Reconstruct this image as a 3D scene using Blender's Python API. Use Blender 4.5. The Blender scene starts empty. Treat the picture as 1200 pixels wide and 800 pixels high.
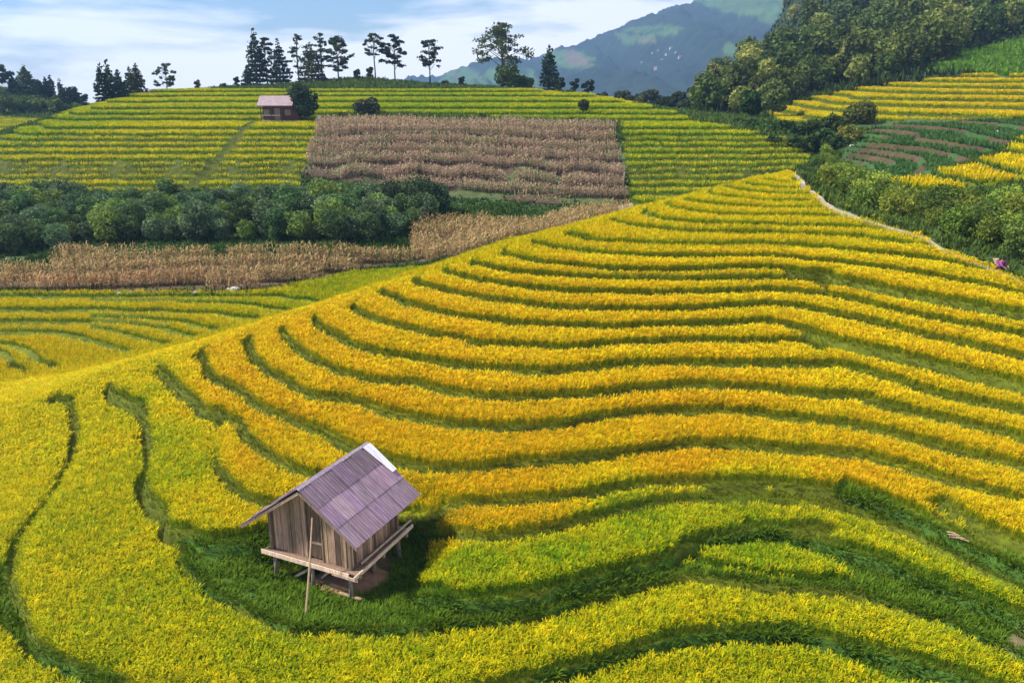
import bpy, bmesh, math, random, time
import numpy as np
from mathutils import Vector
T0 = time.time()
rng = np.random.default_rng(7)
random.seed(7)
scene = bpy.context.scene
COL = scene.collection

# ------------------------------------------------------------------ camera model
CAM_Z = 17.2
PITCH = math.atan(320 / 1000.0)
CP, SP = math.cos(PITCH), math.sin(PITCH)

def ray(u, v):
    a = (np.asarray(u, float) - 600) / 1000.0
    b = (400 - np.asarray(v, float)) / 1000.0
    return np.stack([a, CP + b * SP, -SP + b * CP], -1)

def at_z(u, v, z):
    d = ray(u, v)
    t = (z - CAM_Z) / d[..., 2]
    return d * t[..., None] + np.array([0, 0, CAM_Z])

def at_y(u, v, Y):
    d = ray(u, v)
    t = np.asarray(Y, float) / d[..., 1]
    return d * t[..., None] + np.array([0, 0, CAM_Z])

def proj(P):
    x, y, z = P[..., 0], P[..., 1], P[..., 2] - CAM_Z
    dz = y * CP - z * SP
    dz = np.where(dz < .1, .1, dz)
    up = y * SP + z * CP
    return 600 + 1000 * x / dz, 400 - 1000 * up / dz

# ------------------------------------------------------------------ traced terrace edges
# each terrace lip: level of the tread above the bank, and the run of the bank
LEV = [0.0]
STEPS = [.45, .45, .40, .35, .35, .42, .42, .42, .42, .36, .36, .36, .36, .36, .32, .32, .32, .32, .32, .26, .26, .26, .26, .26, .26]
for s in STEPS: LEV.append(LEV[-1] + s)
LEV = np.array(LEV)                                     # treads, lowest first
BANK = [
 [(60,470),(77,467),(86,485),(89,510),(82,545),(62,580),(35,612),(12,648),(8,680),(20,720),(36,755),(85,782),(140,803),(250,830),(450,830),(560,815),(633,796),(683,780),(733,766),(797,748),(850,742),(910,742),(950,747),(1000,760),(1050,771),(1100,784),(1150,800),(1230,832)],
 [(207,640),(222,664),(247,690),(293,713),(333,733),(397,737),(450,737),(490,735),(540,730),(600,724),(667,708),(733,690),(797,676),(823,676),(867,682),(933,689),(990,692),(1050,708),(1100,724),(1150,744),(1230,781)],
 [(127,450),(137,462),(162,477),(172,502),(174,530),(168,560),(172,580),(193,610),(207,627),(240,634),(283,638),(330,645),(400,662),(450,680),(490,692),(540,706),(600,702),(667,686),(733,667),(785,652),(805,640),(843,629),(900,621),(950,633),(1000,649),(1040,659),(1067,673),(1133,699),(1230,738)],
 [(252,496),(246,517),(252,547),(266,568),(290,585),(330,594),(400,598),(480,602),(517,612),(560,629),(600,627),(650,617),(690,606),(720,599),(800,586),(900,584),(960,590),(1000,599),(1067,622),(1117,649),(1230,701)],
 [(185,430),(200,447),(222,462),(236,478),(252,487),(275,489),(286,505),(307,530),(337,547),(365,557),(420,570),(500,586),(550,589),(600,588),(645,583),(687,576),(740,570),(800,565),(900,564),(960,570),(1000,579),(1067,602),(1117,629),(1230,680)],
 [(232,415),(247,440),(270,455),(297,472),(325,486),(352,497),(397,517),(410,525),(455,537),(492,547),(555,549),(630,542),(677,537),(725,531),(800,521),(875,522),(947,529),(1000,532),(1100,560),(1230,600)],
 [(285,402),(297,420),(312,437),(337,450),(362,463),(397,468),(417,472),(442,482),(480,490),(530,499),(580,502),(630,500),(677,496),(687,492),(725,486),(775,482),(850,483),(947,492),(1000,497),(1100,524),(1230,556)],
 [(327,388),(340,403),(362,420),(397,436),(417,442),(457,450),(480,449),(505,456),(555,465),(617,466),(677,463),(700,461),(750,454),(812,451),(900,456),(947,462),(1000,465),(1100,490),(1230,521)],
 [(369,375),(382,388),(417,405),(455,416),(505,424),(555,431),(630,436),(677,433),(705,430),(750,424),(850,426),(947,429),(970,428),(1000,433),(1100,462),(1230,489)],
 [(415,360),(430,373),(460,382),(500,390),(540,396),(556,402),(600,405),(677,407),(725,402),(825,398),(912,399),(945,401)],
 [(452,343),(480,358),(520,367),(560,373),(600,378),(650,381),(720,383),(800,380),(870,377),(910,377),(930,383),(960,394),(1000,404),(1100,426),(1230,458)],
 [(488,332),(520,341),(560,349),(600,354),(650,360),(720,363),(800,362),(870,358),(900,356),(940,361),(1000,375),(1060,388),(1100,397),(1150,408),(1230,427)],
 [(523,320),(560,329),(600,335),(650,340),(700,343),(780,343),(860,341),(900,339),(960,344),(1000,352),(1050,364),(1100,374),(1230,400)],
 [(557,309),(590,317),(650,323),(700,325),(800,327),(900,326),(960,328)],
 [(592,298),(620,305),(650,309),(700,313),(760,316),(830,315),(900,314.5),(950,319),(1000,329),(1100,348),(1230,373)],
 [(627,285),(650,289),(700,296),(760,301),(830,300),(900,300),(960,305),(1030,314),(1100,325),(1160,335),(1230,350)],
 [(664,273),(700,281),(760,286),(830,286),(900,285),(960,289),(1030,296),(1110,307),(1180,322)],
 [(717,258),(745,265),(800,271),(900,273),(960,275),(1020,279),(1078,287),(1130,296)],
 [(752,250),(775,257),(830,262),(900,263),(980,265),(1035,268),(1080,275)],
 [(785,242),(830,250),(900,252),(960,253),(1000,255),(1040,260)],
 [(809,235),(850,241),(900,243),(975,245),(1005,249)],
 [(834,228),(870,233),(900,235),(957,236),(985,240)],
 [(857,222),(880,225),(900,227),(948,228)],
 [(870,216),(900,219.5),(935,221)],
 [(890,209),(905,212),(925,213)],
]
BOWL = [  # the hollow on the left: thin bunds between lower paddies
 (-3.0,[(-60,404),(0,410),(20,423),(30,440)]), (-2.8,[(-50,397),(3,400),(33,410),(53,423),(66,433)]),
 (-2.6,[(-40,392),(40,397),(67,403),(90,417),(98,427)]), (-2.4,[(-40,386),(47,388),(83,392),(123,403),(150,417)]),
 (-2.2,[(-40,381),(40,381),(87,382),(133,387),(167,397),(198,405)]), (-2.0,[(-60,376),(60,376),(123,377),(167,380),(200,387),(227,398)]),
 (-1.8,[(-60,370),(110,370),(167,372),(217,377),(255,390)]), (-1.6,[(-60,362),(100,362),(190,364),(233,366),(267,370),(300,377)]),
 (-1.4,[(-60,353),(133,352),(200,353),(283,356),(340,366)]), (-1.2,[(-60,347),(200,347),(287,347),(333,347),(372,355)]),
]
# ------------------------------------------------------------------ control points of the land
CX, CY, CZ = [], [], []
def ctrl(P, z=None):
    P = np.atleast_2d(P)
    CX.extend(P[:, 0]); CY.extend(P[:, 1]); CZ.extend(P[:, 2] if z is None else [z] * len(P))

def resample(P, step):
    d = np.r_[0, np.cumsum(np.hypot(*np.diff(P[:, :2], axis=0).T))]
    n = max(2, int(d[-1] / step) + 1)
    t = np.linspace(0, d[-1], n)
    return np.stack([np.interp(t, d, P[:, k]) for k in range(P.shape[1])], 1)

for i, line in enumerate(BANK):
    lo, hi = LEV[i], LEV[i + 1]
    L = np.array(line, float)
    P = at_z(L[:, 0], L[:, 1], (lo + hi) / 2 + .30)
    P = resample(P, 1.1)
    ctrl(P, (lo + hi) / 2)
for z, line in BOWL:
    L = np.array(line, float)
    P = resample(at_z(L[:, 0], L[:, 1], z + .25), 2.2)
    ctrl(P, z)
ROWV = [240,232,222,213,205,199,191,183,175,168,162,154,143,137,130,122,115,110]
ROWZ = [1.35,1.9,2.55,3.2,3.84,4.48,5.12,5.76,6.4,7.04,7.68,8.32,8.96,9.6,10.24,10.88,11.52,12.16]
def hill_z(v): return np.interp(v, ROWV[::-1], ROWZ[::-1])
SPAN = {240:(560,860),232:(540,880),222:(-60,900),213:(-60,920),205:(-60,930),199:(-60,935),191:(-60,945),183:(-50,950),175:(-20,950),168:(10,950),162:(30,930),154:(50,880),143:(70,810),137:(85,785),130:(105,760),122:(125,735),115:(150,700),110:(175,670)}
for v, z in zip(ROWV, ROWZ):
    a, b = SPAN[v]
    us = np.linspace(a, b, max(3, int((b - a) / 60)))
    ctrl(at_z(us, np.full(len(us), v), np.full(len(us), z)), z)
def cy(lst):
    for u, v, Y in lst: ctrl(at_y(u, v, Y))
def cz(lst):
    for u, Y, z in lst: ctrl([[(u - 600) / 1000 * (Y * CP + (CAM_Z - z) * SP), Y, z]])
for u in (-60, 0, 100, 200, 280): ctrl(at_z(u, 343, -1.0))
ctrl(at_z(420, 314, -.5)); ctrl(at_z(480, 300, 0.)); ctrl(at_z(350, 328, -.75))
for u in (-60, 60, 150, 250, 330, 400): ctrl(at_z(u, 292, .6))
for u in (560, 640): ctrl(at_z(u, 266, 1.0))
cz([(-100,97,1.6),(100,97,1.6),(250,97,1.6),(400,97,1.6),(500,98,1.5)])
cz([(700,84,2.0),(780,84,2.6),(860,86,3.0),(900,84,4.6),(760,76,4.3),(640,84,1.2)])
# right hand hillside
cz([(912,72,8.35),(935,72.5,8.35),(935,76,8.3),(955,74,8.0)])
cy([(965,235,68),(1005,250,62),(1080,268,56.5),(1150,294,51),(1200,318,47.5),(1280,348,41.5),(1300,300,48),(1000,230,73),(1080,235,69),(1200,255,58),(1300,250,58),
    (1000,205,85),(1080,205,81),(1200,205,75),(1300,200,75),(1000,170,108),(1080,170,103),(1200,165,96),(1300,160,96),(1000,145,128),(1100,142,127),(1200,138,125),(1320,130,128),
    (920,141,150),(1000,118,152),(1100,100,160),(1200,92,160),(1320,80,165),(1200,60,192),(1100,78,180),(1320,40,200),(880,120,185),(950,112,185),(1050,90,188),(860,140,170),
    (900,60,260),(870,95,225),(950,40,260),(1050,40,240),(1150,20,260),(950,0,340),(1050,0,310),(1200,0,290),(1320,-20,290),(960,-100,430),(1050,-120,420),(1200,-100,400),(1350,-150,420),(1200,-300,620),(1000,-330,650),(1400,-350,650)])
cz([(800,230,5),(800,300,-2),(850,330,-2),(880,300,6),(890,340,12),(905,380,22),(915,430,30),(925,500,38),(880,430,0),(860,350,-5),(870,520,0),(840,270,2),(700,300,-6),(760,190,6.5),(830,210,7),(900,640,0),(850,650,-60),(880,720,-60),(800,720,-80),(720,700,-60),(900,850,-80),(850,950,-90),(945,800,-30),(930,580,35),(950,700,20)])
# behind the far ridge, and the hill at the left
cz([(250,222,12.3),(400,220,12.3),(550,222,12.0),(660,215,11.6),(250,260,8),(400,260,8),(550,260,6),(400,350,-4),(600,350,-8),(200,350,-2)])
cy([(420,92,208),(365,98,206),(480,98,206),(50,112,262),(0,103,280),(90,126,262),(-100,95,280),(0,140,215),(50,150,205),(-100,140,215)])
cz([(-60,150,3.2),(0,172,2.6),(60,190,3.2),(100,220,5.5),(140,250,5),(180,300,0),(100,350,2),(-100,170,3),(-200,120,2),(-200,90,1)])
for h, pts in ((.45,[(500,768),(600,758),(700,738),(800,712),(870,716),(940,716),(1000,727),(1080,752),(1150,784),(400,764),(300,762)]), (1.22,[(540,682),(560,668),(600,662),(640,665),(680,648),(740,632),(215,590),(235,600),(225,560),(210,530)]),
                (1.28,[(850,604),(950,608),(1050,638),(1120,672)]), (.0,[(750,792),(850,775),(950,785)]), (.86,[(330,690),(400,705),(280,665)])):
    for u, v in pts: ctrl(at_z(u, v, h))
# in front of and under the picture
cz([(-150,38,-1.2),(-200,50,-2.8),(-250,60,-3.2),(0,20,-.1),(300,17,-.3),(600,17,-.3),(900,17,-.3),(1200,18,-.2),(600,8,-1.2),(-400,20,-1.2),(1600,20,.4),(1400,26,.9)])
for az in (-50, -30, -10, 10): 
    for R, z in ((520, -20), (900, -35), (1500, -45)):
        ctrl([[R * math.sin(math.radians(az)), R * math.cos(math.radians(az)), z]])
CX, CY, CZ = map(lambda a: np.array(a, float), (CX, CY, CZ))
def fit(cx, cy_, cz_, lam=2e-3, c=.8):
    r = np.sqrt((cx[:, None] - cx) ** 2 + (cy_[:, None] - cy_) ** 2 + c * c)
    n = len(cx)
    A = np.zeros((n + 3, n + 3))
    A[:n, :n] = -r + np.eye(n) * lam
    Pm = np.stack([np.ones(n), cx / 100, cy_ / 100], 1)
    A[:n, n:] = Pm; A[n:, :n] = Pm.T
    b = np.r_[cz_, np.zeros(3)]
    w = np.linalg.solve(A, b)
    return w
# thin out points that (nearly) coincide
key = np.round(np.stack([CX, CY], 1) / .12).astype(int)
_, keep = np.unique(key, axis=0, return_index=True)
CX, CY, CZ = CX[keep], CY[keep], CZ[keep]
W = fit(CX, CY, CZ, lam=.02)
def rbf(x, y):
    out = np.empty(len(x)); n = len(CX)
    cx = CX.astype(np.float32); cyy = CY.astype(np.float32); w = W[:n].astype(np.float32)
    for i in range(0, len(x), 20000):
        X = x[i:i+20000].astype(np.float32)[:, None]; Y = y[i:i+20000].astype(np.float32)[:, None]
        r = X - cx; r *= r
        q = Y - cyy; q *= q
        r += q; r += .64
        np.sqrt(r, out=r)
        out[i:i+20000] = -(r @ w)
    return out + W[n] + W[n+1] * x / 100 + W[n+2] * y / 100
# coarse polar table of the smooth land
A0, A1, NA = math.radians(-47), math.radians(47), 440
R0, R1, NR = 7.0, 4200.0, 600
_az = np.linspace(A0, A1, NA); _lr = np.linspace(math.log(R0), math.log(R1), NR)
_A, _R = np.meshgrid(_az, np.exp(_lr))
H = rbf((_R * np.sin(_A)).ravel(), (_R * np.cos(_A)).ravel()).reshape(NR, NA)
far = np.clip((_R - 700) / 500, 0, 1)
H = H * (1 - far) + (-40 - np.maximum(_R - 1000, 0) * .056) * far
def _lookup(G, x, y):
    r = np.hypot(x, y); a = np.arctan2(x, y)
    fi = np.clip((np.log(np.maximum(r, R0)) - _lr[0]) / (_lr[1] - _lr[0]), 0, NR - 1.001)
    fj = np.clip((a - A0) / (_az[1] - _az[0]), 0, NA - 1.001)
    i = fi.astype(int); j = fj.astype(int); fi -= i; fj -= j
    return (G[i, j] * (1-fi) * (1-fj) + G[i+1, j] * fi * (1-fj) + G[i, j+1] * (1-fi) * fj + G[i+1, j+1] * fi * fj)
# gradient table
gr = np.gradient(H, _lr, axis=0) / _R
ga = np.gradient(H, _az, axis=1) / _R
G = np.maximum(np.hypot(gr, ga), .012)
print('land', round(time.time() - T0, 1), len(CX), H.min(), H.max())

# value noise for irregular edges and colour patches
def vnoise(x, y, scale, seed=0):
    r = np.random.default_rng(seed); T = r.random((256, 256))
    x = x / scale + 1000; y = y / scale + 1000
    i = np.floor(x).astype(int); j = np.floor(y).astype(int)
    fx = x - i; fy = y - j
    fx = fx * fx * (3 - 2 * fx); fy = fy * fy * (3 - 2 * fy)
    i0, i1, j0, j1 = i % 256, (i + 1) % 256, j % 256, (j + 1) % 256
    return (T[i0, j0] * (1-fx) * (1-fy) + T[i1, j0] * fx * (1-fy) + T[i0, j1] * (1-fx) * fy + T[i1, j1] * fx * fy)
def fbm(x, y, s, seed=0, n=3):
    o = 0; a = .5
    for k in range(n): o = o + a * vnoise(x, y, s / 2 ** k, seed + k); a *= .5
    return o / (1 - .5 ** n)

# ------------------------------------------------------------------ zones (areas of the land, traced on the photo)
def inpoly(u, v, poly):
    c = np.zeros(u.shape, bool); n = len(poly)
    for k in range(n):
        x0, y0 = poly[k]; x1, y1 = poly[(k + 1) % n]
        if y0 == y1: continue
        m = ((y0 > v) != (y1 > v)) & (u < (x1 - x0) * (v - y0) / (y1 - y0) + x0)
        c ^= m
    return c
PZ = dict(
 spur=[(-500,343),(280,346),(330,340),(415,322),(500,318),(560,297),(600,283),(660,268),(700,254),(890,200),(912,201),(936,212),(960,236),(1000,252),(1035,264),(1080,278),(1115,298),(1150,312),(1200,335),(1600,480),(1700,1600),(-700,1600)],
 corn_up=[(372,146),(440,145),(720,150),(728,190),(738,236),(640,240),(530,230),(470,222),(430,215),(355,208),(362,175)],
 corn_low=[(-200,326),(-60,324),(60,318),(66,303),(160,302),(300,303),(420,302),(480,302),(495,306),(420,316),(300,341),(-200,343)],
 corn_small=[(488,266),(560,262),(690,268),(660,275),(600,287),(500,310),(480,298)],
 dry=[(640,262),(700,246),(740,237),(745,246),(700,262),(640,276)],
 hillrice_l=[(-200,230),(-200,165),(0,165),(60,142),(120,119),(175,107),(350,107),(378,137),(362,175),(350,222),(200,225)],
 hillrice_top=[(350,107),(600,107),(700,112),(800,138),(815,150),(720,144),(440,134),(378,136)],
 hillrice_r=[(728,146),(800,142),(885,158),(950,172),(948,190),(925,203),(760,250),(742,245),(736,215)],
 farleft=[(-200,140),(60,140),(50,152),(0,172),(-200,176)],
 rice_a=[(900,133),(950,118),(1010,106),(1160,88),(1175,97),(1080,132),(1060,142),(915,145)],
 rice_b=[(1180,92),(1400,76),(1400,140),(1120,141),(1060,140)],
 rice_c=[(1040,218),(1110,204),(1180,184),(1190,168),(1400,145),(1400,226),(1200,222),(1100,226),(1040,228)],
 veg=[(985,198),(990,160),(1060,144),(1400,142),(1400,150),(1185,170),(1100,203),(1030,222)],
 green_slope=[(1085,84),(1110,66),(1400,0),(1400,78),(1180,90)],
)
ZR = dict(spur=(0,82), corn_up=(95,190), corn_low=(66,90), corn_small=(74,100), dry=(60,105), hillrice_l=(95,230), hillrice_top=(120,230), hillrice_r=(88,200), farleft=(160,240),
          rice_a=(118,185), rice_b=(112,190), rice_c=(72,118), veg=(75,145), green_slope=(150,240))
ZN = list(PZ)
def zone_of(x, y, z):
    u, v = proj(np.stack([x, y, z], -1))
    zi = np.full(x.shape, -1)
    for k in reversed(range(len(ZN))):
        n = ZN[k]
        jj = (fbm(x, y, 5, 77) - .5) * 16 if n.startswith('corn') else 0
        m = inpoly(u + jj, v + jj * .4, PZ[n]) & (y > ZR[n][0]) & (y < ZR[n][1])
        zi[m] = k
    return zi, u, v
Z = {n: i for i, n in enumerate(ZN)}

# path line
PATHPX = [(917,196),(930,204),(938,213),(950,227),(975,246),(1000,256),(1035,267),(1060,273),(1082,281),(1115,300),(1150,314),(1168,320),(1185,328),(1200,335),(1260,363),(1340,402)]
def seg_dist(x, y, P):
    d = np.full(x.shape, 1e9)
    for (x0, y0), (x1, y1) in zip(P[:-1], P[1:]):
        dx, dy = x1 - x0, y1 - y0
        t = np.clip(((x - x0) * dx + (y - y0) * dy) / (dx * dx + dy * dy + 1e-9), 0, 1)
        d = np.minimum(d, np.hypot(x - x0 - t * dx, y - y0 - t * dy))
    return d
# thresholds (heights of the banks) and treads
MID = np.r_[[z for z, _ in BOWL], (LEV[:-1] + LEV[1:]) / 2]
TREAD = np.r_[[-3.1], [z + .1 for z, _ in BOWL][:-1], [LEV[0]], LEV[1:]]
TREAD[len(BOWL)] = 0.0
MID = np.r_[[z for z, _ in BOWL], [-.5], (LEV[:-1] + LEV[1:]) / 2]
TREAD = np.r_[[-3.1], [z + .1 for z, _ in BOWL], [0.0], LEV[1:]]
assert len(TREAD) == len(MID) + 1 and (np.diff(MID) > 0).all() and (np.diff(TREAD) > 0).all()
_d2 = [int(np.argmin(abs(MID - (LEV[9] + LEV[10]) / 2))), int(np.argmin(abs(MID - (LEV[13] + LEV[14]) / 2)))]
MID_R = np.delete(MID, _d2); TREAD_R = np.delete(TREAD, [_d2[0] + 1, _d2[1] + 1])
_d3 = [int(np.argmin(abs(MID - q))) for q in (-2.6, -2.2, -1.8, -1.4)]
MID_B = np.delete(MID, _d3); TREAD_B = np.delete(TREAD, [k + 1 for k in _d3])
_drop = [int(np.argmin(abs(MID - .675))), int(np.argmin(abs(MID - 1.475)))]
MID_L = np.delete(MID, _drop); TREAD_L = np.delete(TREAD, [_drop[0] + 1, _drop[1] + 1])
def sst(t): t = np.clip(t, 0, 1); return t * t * (3 - 2 * t)
def table(h, g, mid, tread, w):
    """height of the stepped land, distance to the lip below, distance to the bank above"""
    k = np.searchsorted(mid, h)
    up = np.where(k < len(mid), (mid[np.minimum(k, len(mid)-1)] - h) / g, 99.)
    dn = np.where(k > 0, (h - mid[np.maximum(k-1, 0)]) / g, 99.)
    z = tread[k].astype(float)
    a = np.where(up < w/2, (tread[np.minimum(k+1, len(tread)-1)] - tread[k]) * sst((w/2 - up) / w), 0)
    b = np.where(dn < w/2, (tread[np.maximum(k-1, 0)] - tread[k]) * sst((w/2 - dn) / w), 0)
    z = z + a + b; dn = dn - w/2; up = up - w/2
    # the long fall between the hollow and the spur has no bank of its own
    q = np.clip((h + 1.12) / .2, 0, 1) * np.clip((.12 - h) / .2, 0, 1)
    z = z * (1 - q) + h * q; fall = q > .3
    return z, np.where(fall, 9., dn), np.where(fall, 9., up)
def steps(h, g, s, w):
    q = h / s; k = np.floor(q); f = q - k
    up = (1 - f) * s / g; dn = f * s / g
    z = (k + .5) * s + np.where(up < w/2, s * sst((w/2 - up) / w), 0) - np.where(dn < w/2, s * sst((w/2 - dn) / w), 0)
    return z, dn - w/2, up - w/2

def land(x, y, detail=True):
    """z, zone, dist to lip, dist to bank above, u, v"""
    h = _lookup(H, x, y); g = _lookup(G, x, y)
    h0 = h
    h = h + g * (fbm(x, y, 2.6, 3) - .5) * .55 * np.clip((y - 10) / 30, .6, 3)
    zi, u, v = zone_of(x, y, h0)
    z = h0.copy(); dn = np.full(x.shape, 99.); up = np.full(x.shape, 99.)
    m = (zi == Z['spur'])
    zz, d1, u1 = table(h[m], g[m], MID, TREAD, np.clip(.16 + y[m] * .004, .2, .5))
    z[m], dn[m], up[m] = zz, d1, u1
    m2 = m & (u < 105) & (h < -1.05)
    zz, d1, u1 = table(h[m2], g[m2], MID_B, TREAD_B, np.clip(.16 + y[m2] * .004, .2, .5))
    z[m2], dn[m2], up[m2] = zz, d1, u1
    # ground that falls away behind the spur's crest is not stepped
    q = np.clip(-_lookup(gr, x[m], y[m]) * 14 - .2, 0, 1) * np.clip((.25 - h[m]) / .2, 0, 1)
    z[m] = z[m] * (1 - q) + h0[m] * q; fl = q > .3
    dn[m] = np.where(fl, 9., dn[m]); up[m] = np.where(fl, 9., up[m])
    # at the left end two pairs of banks run together as one
    m &= (h > .15) & ((u < 250) & (v < 600) & (v > 395) | (u < 206) & (v < 665) & (v > 395))
    zz, d1, u1 = table(h[m], g[m], MID_L, TREAD_L, np.clip(.2 + y[m] * .004, .2, .5))
    z[m], dn[m], up[m] = zz, d1, u1
    m = (zi == Z['spur']) & (u > 968) & (v > 300) & (v < 520)
    zz, d1, u1 = table(h[m], g[m], MID_R, TREAD_R, np.clip(.2 + y[m] * .004, .2, .5))
    z[m], dn[m], up[m] = zz, d1, u1
    m = np.isin(zi, [Z['hillrice_l'], Z['hillrice_top'], Z['hillrice_r'], Z['farleft']])
    zz, d1, u1 = steps(h0[m] + g[m] * (fbm(x[m], y[m], 9, 5) - .5) * 1.6, g[m], .64, .55)
    z[m], dn[m], up[m] = zz, d1, u1
    m = np.isin(zi, [Z['rice_a'], Z['rice_b'], Z['rice_c'], Z['veg']])
    zz, d1, u1 = steps(h0[m] + g[m] * (fbm(x[m], y[m], 9, 6) - .5) * 1.5, g[m], .85, .7)
    z[m], dn[m], up[m] = zz, d1, u1
    m = np.isin(zi, [Z['rice_c'], Z['veg']])
    zz, d1, u1 = steps(h0[m] + g[m] * (fbm(x[m], y[m], 9, 6) - .5) * .7, g[m], .55, .5)
    z[m], dn[m], up[m] = zz, d1, u1
    m = np.isin(zi, [Z['corn_up'], Z['corn_low'], Z['corn_small']])
    zz, d1, u1 = steps(h0[m], g[m], .5, 1.6)
    z[m] = np.where(zi[m] == Z['corn_up'], h0[m], zz * .6 + h0[m] * .4); dn[m], up[m] = d1, u1
    m = (zi == -1)
    z[m] += (fbm(x[m], y[m], 6, 9) - .5) * .5
    # a trodden line down the far hill
    near = (np.abs(u - 265) < 60) & (y > 95) & (y < 170)
    pd2 = np.full(x.shape, 99.); pd2[near] = seg_dist(x[near], y[near], PATHW2)
    dn = np.where(pd2 < .8, -1., dn)
    # the path runs level with the smooth land
    near = (np.abs(u - 1050) < 400) & (y > 25) & (y < 90)
    pd = np.full(x.shape, 99.)
    pd[near] = seg_dist(x[near], y[near], PATHW)
    w = np.clip(1 - (pd - .7) / 1.2, 0, 1)
    z = z * (1 - w) + (h0 + .05) * w
    # trodden platform for the hut
    hd = np.hypot(x - HUTC[0], y - HUTC[1])
    w = sst((4.2 - hd) / 2.2)
    z = z * (1 - w) + .56 * w
    return z, zi, dn, up, u, v, pd, hd
HUTC = (-5.35, 25.9)
# unproject the path on the smooth land
def march(u, v, lo=12., hi=520., n=900):
    """first hit of the pixel's ray with the smooth land"""
    d = ray(u, v)
    t = np.exp(np.linspace(math.log(lo), math.log(hi), n))
    P = d[None, :] * t[:, None] + np.array([0, 0, CAM_Z])
    hh = _lookup(H, P[:, 0], P[:, 1])
    k = np.nonzero(P[:, 2] < hh)[0]
    if not len(k): return None
    k = k[0]
    return P[max(k-1, 0)] * .5 + P[k] * .5
PATHW = np.array([march(u, v)[:2] for u, v in PATHPX[2:]])
PATHW2 = np.array([march(u, v)[:2] for u, v in [(297,143),(285,155),(270,174),(250,196),(238,208),(222,222)]])
PATHW = np.vstack([PATHW[0] + np.array([.8, 5.0]), PATHW[0] + np.array([.2, 2.2]), PATHW])
# ------------------------------------------------------------------ materials
def newmat(name):
    m = bpy.data.materials.new(name); m.use_nodes = True
    nt = m.node_tree; nt.nodes.clear()
    out = nt.nodes.new('ShaderNodeOutputMaterial')
    return m, nt, out
def N(nt, typ, **kw):
    n = nt.nodes.new(typ)
    for k, v in kw.items(): setattr(n, k, v)
    return n
def leaf_mat(name, trans=.35, rough=.6, vary=0.0, gain=1.0):
    m, nt, out = newmat(name)
    at = N(nt, 'ShaderNodeAttribute', attribute_name='Col')
    c = at.outputs['Color']
    if vary:
        oi = N(nt, 'ShaderNodeObjectInfo')
        hs = N(nt, 'ShaderNodeHueSaturation')
        mr = N(nt, 'ShaderNodeMapRange'); mr.inputs['To Min'].default_value = 1 - vary; mr.inputs['To Max'].default_value = 1 + vary
        mh = N(nt, 'ShaderNodeMapRange'); mh.inputs['To Min'].default_value = .5 - vary * .07; mh.inputs['To Max'].default_value = .5 + vary * .05
        nt.links.new(oi.outputs['Random'], mr.inputs['Value']); nt.links.new(mr.outputs[0], hs.inputs['Value'])
        w = N(nt, 'ShaderNodeMath', operation='FRACT'); w2 = N(nt, 'ShaderNodeMath', operation='MULTIPLY'); w2.inputs[1].default_value = 7.31
        nt.links.new(oi.outputs['Random'], w2.inputs[0]); nt.links.new(w2.outputs[0], w.inputs[0]); nt.links.new(w.outputs[0], mh.inputs['Value'])
        nt.links.new(mh.outputs[0], hs.inputs['Hue'])
        nt.links.new(c, hs.inputs['Color']); c = hs.outputs['Color']
    d = N(nt, 'ShaderNodeBsdfPrincipled'); d.inputs['Roughness'].default_value = rough
    d.inputs['Specular IOR Level'].default_value = .08
    t = N(nt, 'ShaderNodeBsdfTranslucent')
    mx = N(nt, 'ShaderNodeMixShader'); mx.inputs[0].default_value = trans
    nt.links.new(c, d.inputs['Base Color']); nt.links.new(c, t.inputs['Color'])
    nt.links.new(d.outputs[0], mx.inputs[1]); nt.links.new(t.outputs[0], mx.inputs[2])
    nt.links.new(mx.outputs[0], out.inputs['Surface'])
    return m
def surf_mat(name, c1, c2, scale=6., rough=.85, bump=.3, stretch=(1, 1, 1), attr=False, detail=6.):
    m, nt, out = newmat(name)
    tc = N(nt, 'ShaderNodeTexCoord'); mp = N(nt, 'ShaderNodeMapping'); mp.inputs['Scale'].default_value = stretch
    nt.links.new(tc.outputs['Object'], mp.inputs['Vector'])
    no = N(nt, 'ShaderNodeTexNoise'); no.inputs['Scale'].default_value = scale; no.inputs['Detail'].default_value = detail; no.inputs['Roughness'].default_value = .65
    nt.links.new(mp.outputs[0], no.inputs['Vector'])
    cr = N(nt, 'ShaderNodeValToRGB'); cr.color_ramp.elements[0].position = .32; cr.color_ramp.elements[1].position = .68
    cr.color_ramp.elements[0].color = (*c1, 1); cr.color_ramp.elements[1].color = (*c2, 1)
    nt.links.new(no.outputs['Fac'], cr.inputs[0])
    c = cr.outputs[0]
    if attr:
        at = N(nt, 'ShaderNodeAttribute', attribute_name='Col')
        mx = N(nt, 'ShaderNodeMix', data_type='RGBA', blend_type='MULTIPLY'); mx.inputs[0].default_value = 1
        nt.links.new(at.outputs['Color'], mx.inputs[6]); nt.links.new(c, mx.inputs[7]); c = mx.outputs[2]
    p = N(nt, 'ShaderNodeBsdfPrincipled'); p.inputs['Roughness'].default_value = rough; p.inputs['Specular IOR Level'].default_value = .3
    nt.links.new(c, p.inputs['Base Color'])
    if bump:
        b = N(nt, 'ShaderNodeBump'); b.inputs['Strength'].default_value = bump; b.inputs['Distance'].default_value = .05
        nt.links.new(no.outputs['Fac'], b.inputs['Height']); nt.links.new(b.outputs[0], p.inputs['Normal'])
    nt.links.new(p.outputs[0], out.inputs['Surface'])
    return m
M_RICE = leaf_mat('rice_leaf', .30, .55)
M_GRASS = leaf_mat('grass_leaf', .30, .6)
M_CORN = leaf_mat('dry_maize', .2, .7, .22)
M_CROWN = leaf_mat('tree_leaf', .28, .6, .30)
M_BUSH = leaf_mat('bush_leaf', .28, .6, .28)
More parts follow.
